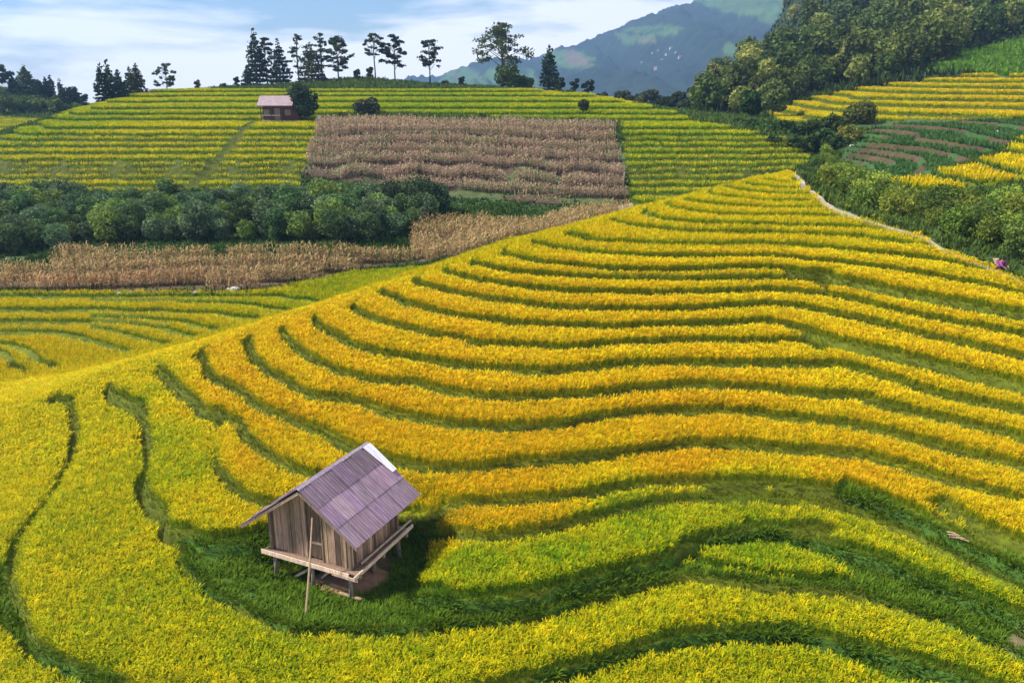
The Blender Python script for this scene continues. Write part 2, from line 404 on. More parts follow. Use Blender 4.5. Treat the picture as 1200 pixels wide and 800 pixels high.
M_BARK = surf_mat('bark', (.07, .05, .035), (.17, .13, .10), 9, .9, .5, (1, 1, .25))
M_GROUND = surf_mat('ground_cover', (.62, .62, .62), (1.25, 1.25, 1.25), 1.6, .95, .6, attr=True)
M_PATH = surf_mat('pale_path', (.30, .24, .18), (.46, .39, .32), 3, .9, .25)
M_WOOD = surf_mat('weathered_plank', (.34, .27, .21), (.85, .72, .60), 5, .85, .35, (5, 5, .5), attr=True)
M_BEAM = surf_mat('weathered_beam', (.17, .125, .09), (.36, .28, .21), 6, .85, .4, (2, 2, 2))
M_BAMBOO = surf_mat('bamboo_pole', (.34, .22, .12), (.50, .35, .20), 7, .6, .2)
M_ROOF = surf_mat('fibre_cement_sheet', (.62, .58, .60), (1.25, 1.2, 1.22), 3.2, .8, .2, (.55, 3.2, .55), attr=True)
M_EARTH = surf_mat('bare_earth', (.20, .10, .05), (.32, .18, .10), 4, .95, .5)
M_STONE = surf_mat('pale_stone', (.42, .38, .33), (.70, .66, .60), 5, .9, .4)

# ------------------------------------------------------------------ mesh helpers
def rawmesh(name, V, Q=None, T=None, col=None, mat=None, smooth=False):
    me = bpy.data.meshes.new(name)
    V = np.ascontiguousarray(V, np.float32)
    nq = 0 if Q is None else len(Q); ntr = 0 if T is None else len(T)
    me.vertices.add(len(V)); me.vertices.foreach_set('co', V.ravel())
    loops = np.concatenate([np.asarray(a, np.int32).ravel() for a in (Q, T) if a is not None and len(a)])
    me.loops.add(len(loops)); me.loops.foreach_set('vertex_index', loops)
    st = np.concatenate([np.arange(nq, dtype=np.int32) * 4, nq * 4 + np.arange(ntr, dtype=np.int32) * 3])
    me.polygons.add(nq + ntr); me.polygons.foreach_set('loop_start', st)
    me.polygons.foreach_set('use_smooth', np.full(nq + ntr, smooth))
    me.update(calc_edges=True)
    if col is not None:
        a = me.color_attributes.new('Col', 'FLOAT_COLOR', 'POINT')
        c = np.ones((len(V), 4), np.float32); c[:, :3] = col
        a.data.foreach_set('color', c.ravel())
    if mat: me.materials.append(mat)
    return me
def link(name, me, parent=None, loc=None):
    o = bpy.data.objects.new(name, me); COL.objects.link(o)
    if parent is not None: o.parent = parent
    if loc is not None: o.location = loc
    return o
def tag(o, label=None, cat=None, group=None, kind=None):
    if label: o['label'] = label
    if cat: o['category'] = cat
    if group: o['group'] = group
    if kind: o['kind'] = kind
    return o
def thing(name, label, cat, loc=(0, 0, 0), rz=0, group=None, scale=None):
    o = bpy.data.objects.new(name, None); COL.objects.link(o)
    o.location = loc; o.rotation_euler = (0, 0, rz); o.empty_display_size = .3
    if scale is not None: o.scale = (scale if hasattr(scale, '__len__') else (scale,) * 3)
    return tag(o, label, cat, group)
def copy_tree(o, parent=None):
    c = o.copy(); COL.objects.link(c); c.parent = parent
    for ch in list(o.children): copy_tree(ch, c)
    return c
class MB:
    """collects boxes and tubes into one mesh, with a tint per piece"""
    def __init__(s): s.v = []; s.q = []; s.t = []; s.c = []; s.n = 0
    def add(s, V, Q, T=None, col=(1, 1, 1)):
        V = np.asarray(V, float); s.v.append(V)
        if len(Q): s.q.append(np.asarray(Q) + s.n)
        if T is not None and len(T): s.t.append(np.asarray(T) + s.n)
        c = np.asarray(col, float); s.c.append(np.tile(c, (len(V), 1)) if c.ndim == 1 else c); s.n += len(V)
    def hexa(s, P, col=(1, 1, 1)):  # 8 points: bottom 4 ccw, top 4 ccw
        s.add(P, [(3,2,1,0),(4,5,6,7),(0,1,5,4),(1,2,6,5),(2,3,7,6),(3,0,4,7)], col=col)
    def box(s, x0, x1, y0, y1, z0, z1, col=(1, 1, 1)):
        s.hexa([(x0,y0,z0),(x1,y0,z0),(x1,y1,z0),(x0,y1,z0),(x0,y0,z1),(x1,y0,z1),(x1,y1,z1),(x0,y1,z1)], col)
    def beam(s, a, b, w, h, col=(1, 1, 1), up=(0, 0, 1)):
        a = np.array(a, float); b = np.array(b, float); d = (b - a) / np.linalg.norm(b - a)
        r = np.cross(d, up); 
        if np.linalg.norm(r) < 1e-3: r = np.cross(d, (0, 1, 0))
        r /= np.linalg.norm(r); u = np.cross(r, d)
        r = r * w / 2; u = u * h / 2
        s.hexa([a-r-u, a+r-u, b+r-u, b-r-u, a-r+u, a+r+u, b+r+u, b-r+u], col)
    def tube(s, P, R, seg=8, col=(1, 1, 1), cap=True):
        P = np.asarray(P, float); n = len(P); R = np.broadcast_to(R, (n,)) if np.ndim(R) else np.full(n, R)
        V = []; 
        for i in range(n):
            d = P[min(i+1, n-1)] - P[max(i-1, 0)]; d /= np.linalg.norm(d) + 1e-9
            a = np.cross(d, (0.3, .9, .1)); a /= np.linalg.norm(a) + 1e-9; b = np.cross(d, a)
            for k in range(seg):
                t = 2 * math.pi * k / seg; V.append(P[i] + R[i] * (math.cos(t) * a + math.sin(t) * b))
        Q = [(i*seg+k, i*seg+(k+1) % seg, (i+1)*seg+(k+1) % seg, (i+1)*seg+k) for i in range(n-1) for k in range(seg)]
        T = []
        if cap:
            V.append(P[0]); V.append(P[-1]); m = n * seg
            T = [(m, (k+1) % seg, k) for k in range(seg)] + [(m+1, (n-1)*seg+k, (n-1)*seg+(k+1) % seg) for k in range(seg)]
        s.add(V, Q, T, col)
    def mesh(s, name, mat, smooth=False):
        return rawmesh(name, np.concatenate(s.v), np.concatenate(s.q) if s.q else None, np.concatenate(s.t) if s.t else None, np.concatenate(s.c), mat, smooth)
    def build(s, name, mat, parent=None, smooth=False): return link(name, s.mesh(name, mat, smooth), parent)

# ------------------------------------------------------------------ the ground, one sheet to the horizon
az = np.radians(np.linspace(-44, 44, 1080))
rr = [8.0]
while rr[-1] < 4000:
    r = rr[-1]
    rr.append(r * (1.006 if r < 19 else 1.0030 if r < 78 else 1.0034 if r < 230 else 1.015 if r < 800 else 1.12))
rr = np.array(rr)
AA, RR = np.meshgrid(az, rr)
gx = (RR * np.sin(AA)).ravel(); gy = (RR * np.cos(AA)).ravel()
gz, gzone, gdn, gup, gu, gv, gpd, ghd = land(gx, gy)
ripe_pts = np.array([(100,600,.50),(60,520,.58),(200,700,.46),(120,760,.42),(300,760,.42),(500,760,.5),(700,740,.5),(900,720,.5),(1100,770,.45),(900,790,.5),(230,560,.38),(200,520,.42),(170,440,.62),(150,480,.5),(290,540,1.05),(320,500,1.05),(280,460,1.0),(260,420,.92),(450,500,1.1),(600,520,1.1),(800,500,1.1),(600,565,1.15),(800,545,1.2),(560,608,1.12),(620,604,1.12),(650,660,.2),(560,670,.2),(750,620,.26),(850,600,.34),(1000,625,.40),(1100,665,.40),(1170,700,.40),(880,660,.22),(1100,590,1.0),(1180,620,.95),(1000,560,1.1),(400,430,1.0),(350,400,.95),(500,380,.92),(700,350,.88),(900,330,.85),(1100,400,.85),(1150,480,.85),(1150,540,.9),(750,280,.8),(900,240,.78),(1000,290,.75),(50,390,.84),(200,370,.82),(100,360,.72),(20,450,.74),(250,350,.6),(420,330,.42),
 (100,190,.62),(200,160,.62),(60,205,.62),(300,190,.58),(300,125,.45),(200,115,.48),(500,125,.3),(700,135,.34),(780,142,.4),(800,160,.36),(850,180,.5),(900,180,.45),(800,215,.5),(900,195,.5),(30,155,.3),(1000,115,.85),(1100,110,.85),(1150,110,.95),(1180,130,.9),(1120,220,.85),(1190,200,.9),(940,130,.8)], float)
RPW = np.array([march(u, v)[:2] if march(u, v) is not None else (0, 400) for u, v, _ in ripe_pts])
def ripeness(x, y):
    out = np.empty(len(x))
    for i in range(0, len(x), 40000):
        X = x[i:i+40000, None]; Y = y[i:i+40000, None]
        # relative distance so that far control points are weighed like near ones
        d = ((X - RPW[:, 0]) ** 2 + (Y - RPW[:, 1]) ** 2) / (.02 * RPW[:, 1]) ** 2
        w = 1 / (d + .3) ** 1.5
        out[i:i+40000] = (w * ripe_pts[:, 2]).sum(1) / w.sum(1)
    return out + (fbm(x, y, 3.0, 21) - .5) * .22
RK = np.array([-.2, 0, .25, .5, .85, 1.1, 1.35])
RC = np.array([(.05,.15,.010),(.09,.24,.008),(.21,.36,.006),(.43,.47,.005),(.80,.63,.004),(.82,.54,.004),(.78,.42,.005)])
def ripe_col(r): return np.stack([np.interp(r, RK, RC[:, k]) for k in range(3)], -1)
GRASSP = [
 [(203,632),(240,634),(285,626),(330,613),(480,590),(515,615),(490,650),(490,682),(540,708),(600,705),(667,688),(733,669),(797,653),(812,648),(830,655),(823,664),(797,675),(733,693),(667,715),(567,736),(467,746),(400,742),(333,742),(293,720),(247,700),(213,662)],
 [(805,637),(843,632),(900,624),(950,636),(1000,652),(1040,662),(1067,676),(1133,702),(1200,727),(1300,770),(1300,830),(1197,783),(1150,755),(1100,735),(1050,715),(990,694),(990,676),(960,658),(920,646),(870,644),(825,652)],
 [(823,664),(867,676),(933,684),(987,680),(990,693),(933,690),(867,682),(800,676)],
 [(620,800),(683,783),(733,769),(797,751),(850,745),(910,745),(950,750),(1000,764),(1050,776),(1100,789),(1140,801),(1160,815),(1060,815),(990,785),(950,770),(867,765),(800,772),(740,786),(690,800),(640,815)],
 [(-20,640),(8,690),(22,722),(36,757),(85,784),(140,806),(100,815),(60,790),(20,765),(-20,730)],
 [(985,562),(1000,572),(1067,596),(1117,624),(1200,662),(1260,692),(1260,722),(1200,692),(1150,666),(1100,638),(1033,604),(975,580)],
]
def grassy(u, v, y, x):
    m = np.zeros(u.shape, bool)
    jx = (fbm(x, y, .9, 31) - .5) * 16
    for P in GRASSP: m |= inpoly(u + jx, v + jx * .5, P)
    return m & (y < 40)
inr = np.isin(gzone, [Z['spur']])
gc = np.zeros((len(gx), 3))
nz = fbm(gx, gy, 5, 41)[:, None]
gc[:] = (.055, .10, .025)
gc = gc * (.6 + .9 * nz)
ricez = np.isin(gzone, [Z[k] for k in ('spur','hillrice_l','hillrice_top','hillrice_r','farleft','rice_a','rice_b','rice_c')])
rp = np.full(len(gx), .6); rp[ricez] = ripeness(gx[ricez], gy[ricez])
bank = np.minimum(gdn, gup) < np.where(gy < 82, .12, .35)
tread = ricez & ~bank
gc[tread] = ripe_col(rp[tread] * .55 + .02) * .45
gc[ricez & bank] = np.array([.105, .125, .005]) * (.75 + .5 * nz[ricez & bank]) * np.where(gy[ricez & bank] > 85, .62, 1.)[:, None]
cz_ = np.isin(gzone, [Z['corn_up']]); gc[cz_] = (np.array([.11, .075, .045]) * (1 - .55 * (nz[cz_] - .25)) + np.array([0, .05, 0]) * (nz[cz_] > .55))
cz_ = np.isin(gzone, [Z['corn_low'], Z['corn_small']]); gc[cz_] = np.array([.12, .075, .04])
cz_ = gzone == Z['dry']; gc[cz_] = (.34, .24, .12)
cz_ = gzone == Z['veg']
rowv = np.minimum(np.abs(gdn), np.abs(gup))[cz_]
gc[cz_] = np.where(((rowv < .34) & (fbm(gx[cz_], gy[cz_], 4, 131) > .42))[:, None], np.array([.085, .055, .025]), np.array([.045, .10, .02])) * (.6 + .8 * nz[cz_])
cz_ = (gzone == -1) & (gu > 780) & (gy > 165); gc[cz_] = np.array([.030, .050, .014]) * (.6 + .8 * nz[cz_])
cz_ = gzone == Z['green_slope']; gc[cz_] = np.array([.10, .20, .03]) * (.7 + .6 * nz[cz_])
gm = grassy(gu, gv, gy, gx) & inr
gc[gm] = np.array([.055, .12, .012]) * (.5 + 1.0 * nz[gm])
hm = ghd < 1.7
gc[hm] = gc[hm] * .3 + np.array([.22, .12, .07]) * .7
# worn bare soil at the right edge
bs = np.clip(1 - np.hypot((gu - 1192) / 26, (gv - 752) / 22), 0, 1) * (gy < 30)
gc = gc * (1 - bs[:, None]) + np.array([.30, .20, .12]) * bs[:, None]
GV = np.stack([gx, gy, gz], 1)
nr, na = len(rr), len(az)
I = np.arange((nr - 1) * na).reshape(nr - 1, na)[:, :-1].ravel()
GQ = np.stack([I, I + 1, I + na + 1, I + na], 1)
tag(link('ground', rawmesh('ground', GV, GQ, None, gc, M_GROUND, True)), 'terraced mountain land with green banks between the paddies', None, None, 'structure')
print('ground', len(GV), round(time.time() - T0, 1))
zt = gz.reshape(nr, na); lrr = np.log(rr)
def gz_at(x, y):
    r = np.hypot(x, y); a = np.arctan2(x, y)
    i = np.clip(np.searchsorted(rr, r) - 1, 0, nr - 2); j = np.clip(((a - az[0]) / (az[1] - az[0])).astype(int), 0, na - 2)
    fi = np.clip((r - rr[i]) / (rr[i+1] - rr[i]), 0, 1); fj = np.clip((a - az[j]) / (az[1] - az[0]), 0, 1)
    return zt[i, j]*(1-fi)*(1-fj) + zt[i+1, j]*fi*(1-fj) + zt[i, j+1]*(1-fi)*fj + zt[i+1, j+1]*fi*fj
def gza(x, y): return float(gz_at(np.array([x], float), np.array([y], float))[0])

# path ribbon, laid on the ground
P = resample(np.c_[PATHW, np.zeros(len(PATHW))], .5)[:, :2]
d = np.gradient(P, axis=0); d /= np.linalg.norm(d, axis=1)[:, None]; nrm = np.stack([d[:, 1], -d[:, 0]], 1)
hw = .24 + .09 * np.sin(np.arange(len(P)) * 1.3)[:, None] * .5
PL, PR = P - nrm * hw, P + nrm * hw
zc = np.maximum(np.maximum(gz_at(*PL.T), gz_at(*PR.T)), gz_at(*P.T)) + .04
k = len(P)
V = np.r_[np.c_[PL, zc], np.c_[PR, zc], np.c_[PL, zc - .25], np.c_[PR, zc - .25]]
i = np.arange(k - 1)
Q = np.r_[np.stack([i, i+1, k+i+1, k+i], 1)[:, ::-1], np.stack([i, 2*k+i, 2*k+i+1, i+1], 1), np.stack([k+i, k+i+1, 3*k+i+1, 3*k+i], 1)]
tag(link('path', rawmesh('path', V, Q, None, None, M_PATH)), 'narrow pale footpath along the right rim of the terraces', None, None, 'structure')

# ------------------------------------------------------------------ plants as stuff
def blade(t, x0, y0, az_, lean, length, width, seg, droop, kind):
    """one arching leaf: list of verts, quads, height share, kind"""
    V = []; T = []; 
    ca, sa = math.cos(az_), math.sin(az_); px, py = -sa, ca
    x = y = z = 0.; ang = lean
    pts = [(0., 0.)]; st = length / seg; hx = hz = 0.
    for s in range(seg):
        hx += st * math.sin(ang); hz += st * math.cos(ang); ang += droop / seg
        pts.append((hx, hz))
    for s, (h, zz) in enumerate(pts):
        f = s / seg; w = width * (1 - .85 * f ** 2) / 2 if kind == 0 else width * (.25 + .75 * math.sin(math.pi * min(1, f * .9 + .08))) / 2
        cx, cyy = x0 + h * ca, y0 + h * sa
        V.append((cx - px * w, cyy - py * w, zz)); V.append((cx + px * w, cyy + py * w, zz)); T += [f, f]
    Q = [(2*s, 2*s+1, 2*s+3, 2*s+2) for s in range(seg)]
    return V, Q, T
def tuft(leaves, seg, length, width, pan=0, plen=.2, pw=.03, pz=.55, spread=.06, pseg=2, r=random, lean=(.1, .55), droop=(.6, 1.5)):
    V = []; Q = []; T = []; K = []
    def put(v, q, t, k):
        n = len(V); V.extend(v); Q.extend([tuple(i + n for i in f) for f in q]); T.extend(t); K.extend([k] * len(v))
    for i in range(leaves):
        a = r.uniform(0, 6.283)
        put(*blade(0, spread*.5*math.cos(a), spread*.5*math.sin(a), a + r.uniform(-.5, .5), r.uniform(*lean), length * r.uniform(.7, 1.1), width, seg, r.uniform(*droop), 0), 0)
    for i in range(pan):
        a = r.uniform(0, 6.283); q = r.uniform(.2, 1) * spread * 1.7
        v, f, t = blade(0, q*math.cos(a), q*math.sin(a), a + r.uniform(-.6, .6), r.uniform(.2, .7), plen * r.uniform(.8, 1.2), pw, pseg, r.uniform(.9, 2.0), 1)
        h = pz * r.uniform(.82, 1.06)
        put([(x, y, z + h) for x, y, z in v], f, [1 + tt for tt in t], 1)
    return np.array(V, np.float32), np.array(Q, np.int32), np.array(T, np.float32), np.array(K)
def scatter(name, pts, z, tmpl, scale, colf, mat, label, kindlabel='stuff', tilt=None):
    VV = []; QQ = []; CC = []; n0 = 0
    which = rng.integers(0, len(tmpl), len(pts)); th = rng.random(len(pts)) * 6.283
    for k, (V, Q, T, K) in enumerate(tmpl):
        idx = np.nonzero(which == k)[0]
        if not len(idx): continue
        c, s = np.cos(th[idx])[:, None], np.sin(th[idx])[:, None]; sc = scale[idx][:, None]
        X = (c * V[:, 0] - s * V[:, 1]) * sc; Y = (s * V[:, 0] + c * V[:, 1]) * sc; Zz = V[:, 2] * sc
        if tilt is not None:
            X = X + tilt[idx, 0][:, None] * Zz; Y = Y + tilt[idx, 1][:, None] * Zz
        P = np.stack([X + pts[idx, 0][:, None], Y + pts[idx, 1][:, None], Zz + z[idx][:, None]], -1).astype(np.float32)
        VV.append(P.reshape(-1, 3))
        q = (Q[None] + (np.arange(len(idx), dtype=np.int32) * len(V))[:, None, None] + n0).reshape(-1, 4); QQ.append(q)
        n0 += len(idx) * len(V)
        CC.append(colf(idx, T, K).astype(np.float32).reshape(-1, 3))
    me = rawmesh(name, np.concatenate(VV), np.concatenate(QQ), None, np.concatenate(CC), mat)
    o = link(name, me); tag(o, label, None, None, 'stuff')
    print(name, len(pts), 'plants', len(me.polygons), 'faces', round(time.time() - T0, 1))
    return o
def grid_pts(y0, y1, sp, ulo=-70, uhi=1270, jit=.38):
    n = int((y1 - y0) / sp); out = []
    ys = y0 + (np.arange(n) + .5) * sp
    for yy in ys:
        d = yy * CP + 15 * SP
        xs = np.arange((ulo - 600) / 1000 * d, (uhi - 600) / 1000 * d, sp)
        out.append(np.stack([xs, np.full(len(xs), yy)], 1))
    P = np.concatenate(out)
    return P + (rng.random(P.shape) - .5) * 2 * jit * sp
def seen(x, y, z, lo=-80, hi=880):
    u, v = proj(np.stack([x, y, z], -1)); return (v > lo) & (v < hi)
def rice_col(rip, dry=None):
    rnd = rng.random(len(rip)).astype(np.float32)
    rip2 = rip + (rnd - .5) * .42
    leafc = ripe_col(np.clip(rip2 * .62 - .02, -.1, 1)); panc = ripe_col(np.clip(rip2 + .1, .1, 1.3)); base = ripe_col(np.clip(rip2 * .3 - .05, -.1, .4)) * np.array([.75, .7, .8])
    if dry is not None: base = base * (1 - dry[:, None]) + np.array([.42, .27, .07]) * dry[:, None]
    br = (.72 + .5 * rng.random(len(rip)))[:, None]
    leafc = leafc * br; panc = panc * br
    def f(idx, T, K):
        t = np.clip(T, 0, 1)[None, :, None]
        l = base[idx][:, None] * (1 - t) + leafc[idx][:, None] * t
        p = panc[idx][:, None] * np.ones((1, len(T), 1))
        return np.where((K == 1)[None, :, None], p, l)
    return f
def rice(name, y0, y1, sp, tmpl, zones, label, height=1., gap=.10, back=.16, lo=-80, hollow=False):
    P = grid_pts(y0, y1, sp)
    z, zi, dn, up, u, v, pd, hd = land(P[:, 0], P[:, 1])
    m = np.isin(zi, [Z[k] for k in zones]) & (dn > gap * (.4 + fbm(P[:, 0], P[:, 1], 1.2, 51))) & (up > back * (.4 + 1.2 * fbm(P[:, 0], P[:, 1], 1.5, 52))) & (dn + up > (.5 if y0 < 50 else .15)) & (pd > .40) & (v > lo) & (v < 900)
    if hollow: m &= ~((P[:, 0] < 0) & (z < -1.0) & ((up < .30) | (dn < .06)))
    m &= (u < 1240) | (y0 < 90)
    m &= ~(grassy(u, v, P[:, 1], P[:, 0])) & (hd > 2.6)
    P = P[m]; z = gz_at(P[:, 0], P[:, 1])
    rip = ripeness(P[:, 0], P[:, 1]) + .06
    edge = np.clip(1 - dn[m] / .5, 0, 1)
    sc = height * (.90 + .2 * rng.random(len(P))) * (.90 + .2 * fbm(P[:, 0], P[:, 1], 2.2, 53)) * (1 - .22 * edge)
    tl = np.stack([(fbm(P[:, 0], P[:, 1], 1.6, 54) - .5), (fbm(P[:, 0], P[:, 1], 1.6, 55) - .6)], 1) * .25 + (np.clip(fbm(P[:, 0], P[:, 1], 3.2, 57) - .60, 0, 1) * 3.2)[:, None] * np.array([.55, -.35]) + rng.normal(0, .06, (len(P), 2))
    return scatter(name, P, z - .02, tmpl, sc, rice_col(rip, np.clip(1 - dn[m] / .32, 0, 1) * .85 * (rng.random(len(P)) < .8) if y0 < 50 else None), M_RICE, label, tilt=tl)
R_NEAR = [tuft(11, 3, .52, .012, 14, .15, .019, .43, .07, 2, lean=(.02,.28), droop=(.15,.8)) for _ in range(12)]
R_MID = [tuft(8, 2, .50, .020, 12, .17, .034, .43, .10, 2, lean=(.05,.4), droop=(.3,1.1)) for _ in range(12)]
R_FAR = [tuft(6, 2, .48, .034, 10, .17, .052, .40, .12, 1, lean=(.03,.35), droop=(.2,1.)) for _ in range(10)]
R_HILL = [tuft(5, 1, .60, .16, 7, .30, .17, .42, .34, 1) for _ in range(8)]
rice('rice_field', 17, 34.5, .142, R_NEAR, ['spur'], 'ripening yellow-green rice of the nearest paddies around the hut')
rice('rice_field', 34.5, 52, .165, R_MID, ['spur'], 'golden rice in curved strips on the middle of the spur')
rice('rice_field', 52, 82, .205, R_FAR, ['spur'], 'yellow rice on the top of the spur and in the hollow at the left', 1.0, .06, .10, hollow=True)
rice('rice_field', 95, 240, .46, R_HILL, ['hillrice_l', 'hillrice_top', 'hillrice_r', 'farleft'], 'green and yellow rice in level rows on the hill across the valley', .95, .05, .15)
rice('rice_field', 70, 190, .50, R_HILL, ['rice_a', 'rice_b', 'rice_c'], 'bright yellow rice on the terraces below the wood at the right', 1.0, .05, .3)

# grass on banks and in the green pockets
def grass_col(n, a, b):
    w = rng.random(n)[:, None]; c = np.array(a) * (1 - w) + np.array(b) * w
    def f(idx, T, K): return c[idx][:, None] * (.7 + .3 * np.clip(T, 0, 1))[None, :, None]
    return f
G_T = [tuft(9, 2, .26, .02, lean=(.1, .9), droop=(.3, 1.3), spread=.1) for _ in range(8)]
G_W = [tuft(14, 2, .22, .038, lean=(.2, 1.1), droop=(.4, 1.5), spread=.2) for _ in range(8)]
P = grid_pts(17, 58, .13); z, zi, dn, up, u, v, pd, hd = land(P[:, 0], P[:, 1])
m = (zi == Z['spur']) & ((np.minimum(dn, up) < .10) | (dn + up < .5)) & (pd > .5) & (v < 900) & (rng.random(len(P)) < np.clip(34 / P[:, 1], .3, 1))
P = P[m]
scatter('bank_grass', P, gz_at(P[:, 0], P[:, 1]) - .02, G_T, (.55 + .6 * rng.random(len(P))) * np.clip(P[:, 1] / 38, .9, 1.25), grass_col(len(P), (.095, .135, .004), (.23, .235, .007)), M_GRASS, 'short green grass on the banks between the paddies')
P = grid_pts(17, 40, .12); z, zi, dn, up, u, v, pd, hd = land(P[:, 0], P[:, 1])
m = (zi == Z['spur']) & grassy(u, v, P[:, 1], P[:, 0]) & (v < 900) & (hd > 1.25) & (fbm(P[:, 0], P[:, 1], .8, 61) > .30)
m &= np.hypot((u - 1192) / 22, (v - 752) / 18) > .8
P = P[m]; gh = fbm(P[:, 0], P[:, 1], 1.1, 62)
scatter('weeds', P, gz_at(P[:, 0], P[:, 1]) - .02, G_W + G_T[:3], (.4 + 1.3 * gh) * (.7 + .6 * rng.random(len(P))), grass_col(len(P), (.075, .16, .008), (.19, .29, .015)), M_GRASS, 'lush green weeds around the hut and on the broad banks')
# ------------------------------------------------------------------ maize, vegetables and low cover
def stalk(r, h, n, w=.09):
    V = []; Q = []; T = []; K = []
    def put(v, q, t, k):
        m = len(V); V.extend(v); Q.extend([tuple(i + m for i in f) for f in q]); T.extend(t); K.extend([k] * len(v))
    a0 = r.uniform(0, 3.14); lean = r.uniform(-.08, .08)
    for a in (a0, a0 + 1.57):
        c, s = math.cos(a) * .022, math.sin(a) * .022
        put([(-c, -s, 0), (c, s, 0), (c * .5 + lean * h, s * .5, h), (-c * .5 + lean * h, -s * .5, h)], [(0, 1, 2, 3)], [0, 0, 1, 1], 0)
    for i in range(n):
        a = a0 + i * 3.14 + r.uniform(-.7, .7); zz = h * (.22 + .7 * i / n)
        v, q, t = blade(0, 0, 0, a, r.uniform(.5, 1.0), r.uniform(.45, .8), w, 2, r.uniform(1.3, 2.4), 0)
        put([(x + lean * zz, y, z + zz) for x, y, z in v], q, t, 1)
    return np.array(V, np.float32), np.array(Q, np.int32), np.array(T, np.float32), np.array(K)
def corn_cols(n, a, b, green=.15):
    w_ = rng.random(n)[:, None]; c = np.array(a) * (1 - w_) + np.array(b) * w_
    g = rng.random(n) < green; c[g] = np.array([.16, .20, .04])
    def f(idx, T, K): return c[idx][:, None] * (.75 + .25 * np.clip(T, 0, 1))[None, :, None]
    return f
C_T = [stalk(random, random.uniform(1.3, 1.75), 5, .07) for _ in range(8)]
C_B = [stalk(random, random.uniform(1.3, 1.8), 4, .10) for _ in range(8)]
def rows(y0, y1, row, along, zone):
    """plants in rows that run level across the slope"""
    P = grid_pts(y0, y1, along, jit=.25)
    h = _lookup(H, P[:, 0], P[:, 1]); 
    hv = P[:, 1] + 1.5 * np.sin(P[:, 0] / 9)
    P[:, 1] += (np.round(hv / row) * row - hv) * .62
    z, zi, dn, up, u, v, pd, hd = land(P[:, 0], P[:, 1])
    m = np.isin(zi, [Z[k] for k in zone]) & (rng.random(len(P)) < .88)
    m &= fbm(P[:, 0], P[:, 1], 3, 71) > .22
    return P[m]
P = rows(95, 190, 3.6, .40, ['corn_up'])
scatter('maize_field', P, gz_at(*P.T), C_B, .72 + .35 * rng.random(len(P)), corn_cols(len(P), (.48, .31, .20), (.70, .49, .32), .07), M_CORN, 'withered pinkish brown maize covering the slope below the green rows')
P = rows(66, 101, 2.5, .34, ['corn_low', 'corn_small', 'dry'])
P = P[np.argsort(P[:, 1])]
zc_ = gz_at(*P.T); uu, vv = proj(np.c_[P, zc_])
front = (uu > 5) & (uu < 475) & (P[:, 1] < 73.5)
fi = np.nonzero(front)[0][:300]
rest = np.setdiff1d(np.arange(len(P)), fi)
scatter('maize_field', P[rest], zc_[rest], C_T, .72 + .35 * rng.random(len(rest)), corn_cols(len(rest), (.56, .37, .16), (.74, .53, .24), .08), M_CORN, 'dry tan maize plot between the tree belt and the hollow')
CM = []
for k in range(8):
    V, Q_, T_, K_ = stalk(random, random.uniform(1.25, 1.7), 6, .07)
    c0 = np.array((.58, .38, .17)) * random.uniform(.85, 1.25)
    CM.append(rawmesh('maize_stalk', V, Q_, None, np.tile(c0, (len(V), 1)), M_CORN))
proto = link('maize_stalk', CM[0]); tag(proto, 'dry tan maize stalk in the front rows of the plot above the hollow', 'maize', 'maize stalks in the front rows')
for n_, i in enumerate(fi):
    o = proto if n_ == 0 else proto.copy()
    if n_: COL.objects.link(o)
    o.data = CM[n_ % 8]; o.location = (P[i, 0], P[i, 1], zc_[i] - .03); o.rotation_euler = (0, 0, random.uniform(0, 6.28)); s_ = random.uniform(.72, 1.08); o.scale = (s_, s_, s_)
# low weeds: between the maize, on the green strips, on the valley sides
W_T = [tuft(6, 1, .5, .18, lean=(.1, 1.0), droop=(.4, 1.2), spread=.3) for _ in range(8)]
def cover(name, y0, y1, sp, cond, sc, a, b, label, lo=-60, tm=None, hi=880):
    P = grid_pts(y0, y1, sp); z, zi, dn, up, u, v, pd, hd = land(P[:, 0], P[:, 1])
    m = cond(P[:, 0], P[:, 1], u, v, zi, dn, up, pd) & (v > lo) & (v < hi)
    P = P[m]; n = fbm(P[:, 0], P[:, 1], 4, 81)
    return scatter(name, P, gz_at(*P.T) - .03, tm or W_T, sc * (.5 + 1.0 * n) * (.7 + .6 * rng.random(len(P))), grass_col(len(P), a, b), M_GRASS, label)
none = lambda zi: zi == -1
cover('maize_undergrowth', 66, 190, .8, lambda x, y, u, v, zi, dn, up, pd: np.isin(zi, [Z['corn_up'], Z['corn_low'], Z['corn_small']]) & (fbm(x, y, 5, 91) > .42) & (rng.random(len(x)) < .8), .8, (.06, .10, .02), (.16, .17, .05), 'green weeds growing between the dry maize rows')
cover('valley_grass', 66, 125, .42, lambda x, y, u, v, zi, dn, up, pd: none(zi) & (u < 760) & (v > 200) & (fbm(x, y, 3, 93) > .28), .9, (.035, .085, .015), (.085, .15, .02), 'dark green grass and weeds on the strips below the maize')
cover('slope_grass', 42, 125, .40, lambda x, y, u, v, zi, dn, up, pd: none(zi) & (u > 860) & (pd > .38) & (v > 130), .95, (.06, .115, .018), (.15, .20, .03), 'rough green grass covering the slope beside the footpath')
cover('ridge_grass', 120, 290, .8, lambda x, y, u, v, zi, dn, up, pd: none(zi) & (v < 200) & (v > 60) & (u < 1000), 1.5, (.06, .11, .02), (.13, .19, .03), 'grass and scrub along the crest of the far hill')
